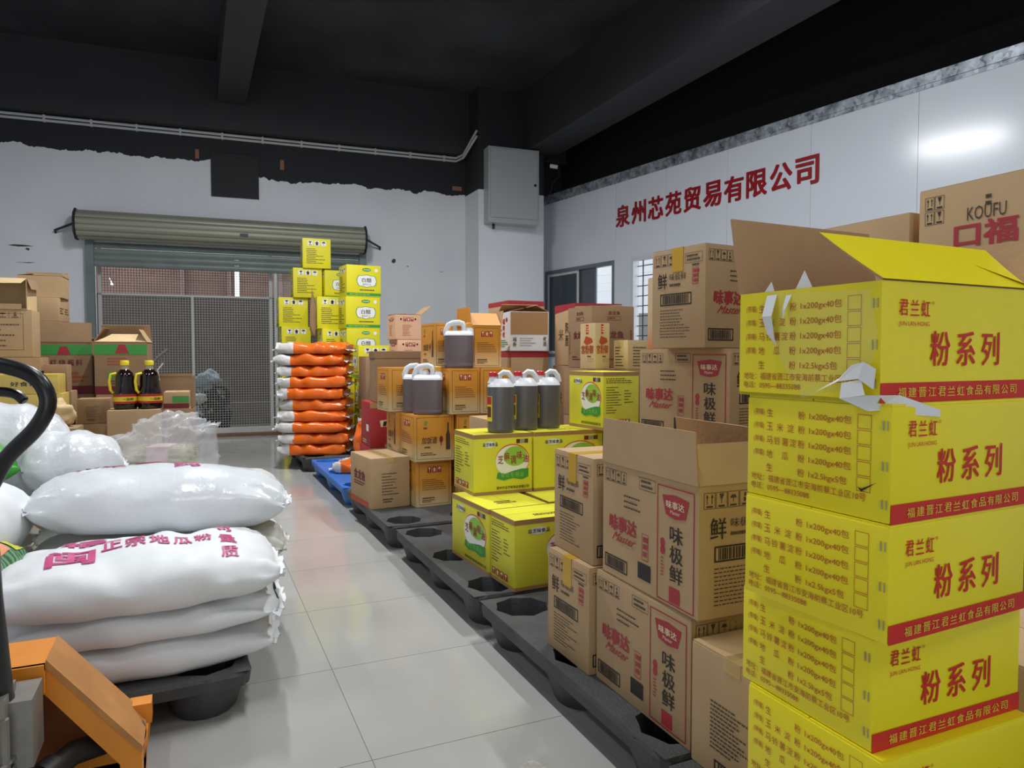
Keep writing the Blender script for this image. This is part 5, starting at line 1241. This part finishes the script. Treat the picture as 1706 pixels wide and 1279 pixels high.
def jug(label, loc, rz, h=.295, r=.063):
    t = thing('oil_jug', label, 'jug', loc, radians(rz), 'dark oil jugs with red caps')
    w, d = r*2.05, r*1.8
    mb = MB(); mb.loft([sup(w*.88, d*.88, 0, e=.75), sup(w*.98, d*.98, .008, e=.75), sup(w, d, .02, e=.75), sup(w*.97, d*.97, .045, e=.75), sup(w, d, .055, e=.75), sup(w, d, h*.74, e=.75)]); auto_smooth(mb.build('body', LIQ2, t), 40)
    mb = MB(); mb.loft([sup(w, d, h*.74, e=.75), sup(w*.96, d*.93, h*.77, e=.8), sup(w*.75, d*.6, h*.84, e=.9, cx=.0), sup(w*.62, d*.42, h*.87, e=.9)], cap0=False); auto_smooth(mb.build('shoulder', CANW, t), 40)
    mb = MB(); mb.tube([(-.002, 0, h*.84), (-.004, 0, h*.93), (.014, 0, h*.975), (.036, 0, h*.965), (.052, 0, h*.90), (.060, 0, h*.79)], .0135, 10); auto_smooth(mb.build('handle', CANW, t))
    mb = MB(); mb.lathe([(.028, h*.80), (.020, h*.86), (.018, h*.92)], cx=-.036, seg=18); auto_smooth(mb.build('neck', CANW, t))
    mb = MB(); mb.lathe([(.021, h*.905), (.021, h*.97), (.018, h*.98)], cx=-.036, seg=18); auto_smooth(mb.build('cap', CAPR, t))
    # curved label on the left front of the jug
    lab = None
    for (a0, a1, z0, z1, m, nm, rr) in ((125, 232, .055, .175, mat('yellow_jug_label', (232, 206, 36), rough=.4), 'label', 1.012), (150, 228, .135, .172, mat('red_jug_label', (186, 40, 36), rough=.4), 'label_band', 1.02), (190, 226, .075, .125, mat('brown_jug_picture', (96, 52, 36), rough=.4), 'label_picture', 1.025)):
        mb = MB(); n = 10; P = []
        for i in range(n + 1):
            a = radians(a0 + (a1 - a0)*i/n); x = math.copysign(abs(cos(a))**.75, cos(a))*w/2*rr; y = math.copysign(abs(sin(a))**.75, sin(a))*d/2*rr; P.append((x, y))
        for i in range(n): mb.quad([(*P[i], z0), (*P[i+1], z0), (*P[i+1], z1), (*P[i], z1)])
        o = mb.build(nm, m, lab if lab is not None else t, smooth=True)
        if lab is None: lab = o
    return t
ZJ = .4255 + .284
jug('dark oil jug with red cap and visible yellow label, nearest the aisle', (1.345, 3.125, ZJ), -18)
jug('dark oil jug with red cap, middle one of three on the sesame oil cartons', (1.505, 3.19, ZJ), -22)
jug('dark oil jug with red cap next to the topmost sesame oil carton', (1.645, 3.22, ZJ), -20)

# ------------------------------------------------------------------ soy sauce bottles
SOYB = mat('dark_soy_glass', (26, 14, 12), rough=.08, spec=.6); CLRN = film_mat('clear_bottle_neck', .4, (210, 200, 170), .08); YCAP = mat('yellow_cap', (236, 212, 40), rough=.35)
def bottle(label, loc, rz):
    t = thing('soy_sauce_bottle', label, 'bottle', loc, radians(rz), 'large soy sauce bottles')
    w = .135; h = .315
    mb = MB(); mb.loft([sup(w*.92, w*.85, 0, e=.6), sup(w, w*.92, .012, e=.6), sup(w, w*.92, .10, e=.6), sup(w*.96, w*.88, .115, e=.62), sup(w*.82, w*.8, .15, e=.7), sup(w*.80, w*.78, .21, e=.75), sup(w*.70, w*.70, .235, e=.85), sup(w*.36, w*.36, .258, e=1)]); auto_smooth(mb.build('body', SOYB, t), 40)
    mb = MB(); mb.lathe([(w*.19, .257), (w*.15, .285)], seg=16); auto_smooth(mb.build('neck', CLRN, t))
    mb = MB(); mb.lathe([(.026, .284), (.027, .308), (.023, .315)], seg=18); auto_smooth(mb.build('cap', YCAP, t))
    mb = MB(); mb.tube([(-w*.36, 0, .232), (-w*.60, 0, .225), (-w*.66, 0, .18), (-w*.62, 0, .125), (-w*.50, 0, .105)], .0085, 8); auto_smooth(mb.build('handle', YCAP, t))
    for nm, z0, z1, m, rr in (('label', .038, .098, mat('red_soy_label', (170, 40, 30), rough=.4), 1.012), ('label_band', .052, .082, mat('yellow_soy_label', (222, 190, 50), rough=.4), 1.022)):
        mb = MB(); mb.loft([sup(w*rr, w*.92*rr, z0, e=.6), sup(w*rr, w*.92*rr, z1, e=.6)], cap0=False, cap1=False); auto_smooth(mb.build(nm, m, t), 40)
    F = Face(.10, .03, lambda x, y, e: (-.035 + x, -w*.92/2*1.022 - .001 - e, .052 + y)); F.t('black', '一品鲜', .12, .2, .75, .8, bold=.015); F.build(t)
    return t
bottle('large dark soy sauce bottle with yellow cap, next to the plain brown carton', (-.405, 5.225, .729), 12)
bottle('large dark soy sauce bottle with yellow cap, next to the green banded carton', (-.262, 5.215, .729), 25)

# ------------------------------------------------------------------ pallet truck
TOR = mat('orange_truck_paint', (226, 138, 34), rough=.42, noise_amt=.08, noise_scale=7); TORD = mat('dusty_orange_paint', (186, 128, 70), rough=.7, noise_amt=.15, noise_scale=10)
BLKM = mat('black_handle_rubber', (22, 21, 24), rough=.32); CAST = mat('cast_grey_metal', (134, 130, 122), rough=.5, metal=.5, noise_amt=.15, noise_scale=14); GREASE = mat('greasy_dark_metal', (48, 46, 44), rough=.5, metal=.4)
pt = thing('pallet_truck', 'orange hand pallet truck with a black loop handle at the sack pallet', 'pallet truck', (-.405, 1.80, 0))
TX = lambda x, y, z: (x + .38, y - 1.80, z)
TSH = -.025
def part(nm, m, fn, smooth=False):
    mb = MB(); fn(mb); mb.v = [TX(*v) for v in mb.v]; o = mb.build(nm, m, pt)
    if smooth: auto_smooth(o)
    return o
for x0, x1 in ((-.66, -.50), (-.26, -.10)):
    def fk(mb): mb.box(x0, x1, 1.93, 3.05, .05, .09); mb.box(x0, x1, 1.93, 1.99, .03, .125)
    part('fork', TOR, fk)
# A-shaped head plate: top, sloping sides with a thick flange, lower cross plate
def head(mb):
    y0, y1 = 1.84, 1.90
    mb.box(-.47, -.285, 1.82, 1.99, .385, .40)                      # top plate
    mb.box(-.47, -.285, 1.815, 1.83, .335, .40)                     # lip
    for s in (1, -1):
        X = lambda x: x if s > 0 else -.755 - x
        pts = [(-.285, .40), (-.10, .16), (-.10, .02), (-.145, .02), (-.145, .13), (-.315, .36), (-.335, .385)]
        q0 = [(X(x), y0, z) for x, z in pts]; q1 = [(X(x), y1, z) for x, z in pts]
        n = len(pts)
        mb.quad(q0 if s < 0 else list(reversed(q0))); mb.quad(q1)
        for i in range(n): mb.quad([q0[i], q0[(i+1) % n], q1[(i+1) % n], q1[i]])
part('head_frame', TOR, head)
for s in (1, -1):
    X = lambda x: x if s > 0 else -.755 - x
    part('sloped_cover', TORD, lambda mb: mb.loft([[(X(-.284), 1.836, .404), (X(-.096), 1.836, .164), (X(-.10), 1.836, .15), (X(-.288), 1.836, .39)], [(X(-.284), 1.99, .404), (X(-.096), 2.0, .164), (X(-.10), 2.0, .15), (X(-.286), 1.99, .39)]]))
part('back_plate', mat('dark_orange_paint', (150, 84, 34), rough=.6), lambda mb: mb.quad([(-.30, 1.985, .38), (-.14, 1.985, .15), (-.14, 1.985, .03), (-.62, 1.985, .03), (-.62, 1.985, .15), (-.46, 1.985, .38)]))
part('fork_lug', TOR, lambda mb: mb.box(-.135, -.085, 1.97, 2.02, .155, .205))
def pump(mb):
    mb.lathe([(.045, .10), (.055, .14), (.055, .19), (.072, .20), (.072, .225), (.05, .23), (.05, .26), (.066, .265), (.066, .285), (.045, .29), (.045, .40)], cx=-.40, cy=1.70, seg=20)
    mb.box(-.355, -.325, 1.66, 1.76, .20, .40); mb.box(-.345, -.285, 1.69, 1.80, .24, .38); mb.box(-.335, -.275, 1.665, 1.69, .19, .225)
part('hydraulic_pump', CAST, pump, True)
for zz in (.232, .25, .268): part('pump_spring', STEEL, lambda mb: mb.tube([(-.385 + .066*cos(2*pi*i/20), 1.69 + .066*sin(2*pi*i/20), zz) for i in range(20)], .006, 6, closed=True), True)
part('pump_lug', CAST, lambda mb: (mb.tube([(-.33, 1.665, .36), (-.33, 1.665, .20), (-.30, 1.665, .18)], .011, 8), mb.box(-.315, -.27, 1.655, 1.672, .165, .20)), True)
def axle(mb):
    mb.tube([(-.50, 1.70, .12), (-.34, 1.72, .15), (-.24, 1.86, .17), (-.11, 1.95, .15)], .027, 14); mb.box(-.36, -.16, 1.70, 1.86, .055, .085)
    mb.tube([(-.29, 1.79, .16), (-.27, 1.82, .165)], .033, 16)
part('steering_axle', GREASE, axle, True)
def wheel(mb):
    for x in (-.45, -.33): mb.loft([[(x + dx, 1.66 + r * cos(2*pi*k/24), .085 + r * sin(2*pi*k/24)) for k in range(24)] for dx, r in ((0, .07), (.004, .085), (.046, .085), (.05, .07))])
part('wheel', BLKM, wheel, True)
# drawbar and loop handle
part('drawbar', BLKM, lambda mb: mb.tube([(-.348, 1.735, .30), (-.352, 1.712, .40), (-.346, 1.65, .61), (-.337, 1.588, .83)], [.036, .032, .026, .024], 14), True)
hp = []
import mathutils
def hpt(px, py, d=1.30):
    fwd = Vector((sin(radians(24.2)), cos(radians(24.2)), 0)); rgt = Vector((cos(radians(24.2)), -sin(radians(24.2)), 0))
    return Vector((0, 0, 1.08)) + fwd * d + rgt * (d * px) + Vector((.025, 0, d * py))
# loop drawn in the plane square to the drawbar: centre line as offsets (right, up) per metre of distance
loop = [(-.755, -.20), (-.715, -.145), (-.672, -.102), (-.655, -.065), (-.672, -.032), (-.715, -.016), (-.755, -.013), (-.795, -.016), (-.838, -.032), (-.855, -.065), (-.838, -.102), (-.795, -.145)]
def smooth_path(P, closed=True, n=5):
    out = []; N = len(P)
    for i in range(N if closed else N - 1):
        p0, p1, p2, p3 = (Vector(P[(i + k - 1) % N] if closed else P[min(max(i + k - 1, 0), N - 1)]) for k in range(4))
        for j in range(n):
            t = j / n; out.append(.5 * ((2*p1) + (p2 - p0)*t + (2*p0 - 5*p1 + 4*p2 - p3)*t*t + (3*p1 - p0 - 3*p2 + p3)*t**3))
    if not closed: out.append(Vector(P[-1]))
    return out
part('loop_handle', BLKM, lambda mb: mb.tube(smooth_path([hpt(*p) for p in loop]), .0145, 14, closed=True), True)
part('control_lever', BLKM, lambda mb: mb.tube(smooth_path([hpt(-.755, -.052), hpt(-.72, -.052), hpt(-.70, -.056), hpt(-.688, -.066)], False), [.009]*15 + [.006], 10), True)
part('handle_socket', BLKM, lambda mb: mb.tube([hpt(-.755, -.19), (-.337, 1.588, .82)], [.02, .026], 12), True)

# metal trolley handle behind the soy sauce bottles
tr = thing('hand_trolley', 'thin grey metal hand trolley handle behind the soy sauce bottles', 'trolley', (-.235, 5.74, 0))
mb = MB(); mb.tube([(-.03, 0, .55), (-.03, 0, 1.02), (.0, .0, 1.06), (.07, 0, 1.12)], .012, 8); mb.build('upright', mat('grey_tube', (120, 118, 116), rough=.4, metal=.5), tr)
mb = MB(); mb.tube([(-.02, -.02, .85), (.01, -.03, .90), (.0, -.03, .97), (.04, -.03, 1.02)], .006, 6); mb.build('cable', mat('white_cable', (190, 190, 188), rough=.5), tr)
mb = MB(); mb.box(-.042, -.018, -.012, .012, 0, .56); mb.build('base', GREASE, tr)

# small scrap of clear film on the tiles
mb = MB(); rnd = random.Random(4)
pts = [(0.035*cos(2*pi*i/12)*rnd.uniform(.7, 1.2), .03*sin(2*pi*i/12)*rnd.uniform(.7, 1.2)) for i in range(12)]
for i in range(12): mb.quad([(0, 0, .006), (*pts[i], .001 + .003*(i % 3)), (*pts[(i+1) % 12], .001 + .003*((i+1) % 3))])
tag(mb.build('film_scrap', film_mat('scrap_film', .45, (214, 212, 200), .2), loc=(.79, 1.63, 0)), 'small crumpled scrap of clear film on the floor tiles', 'scrap')
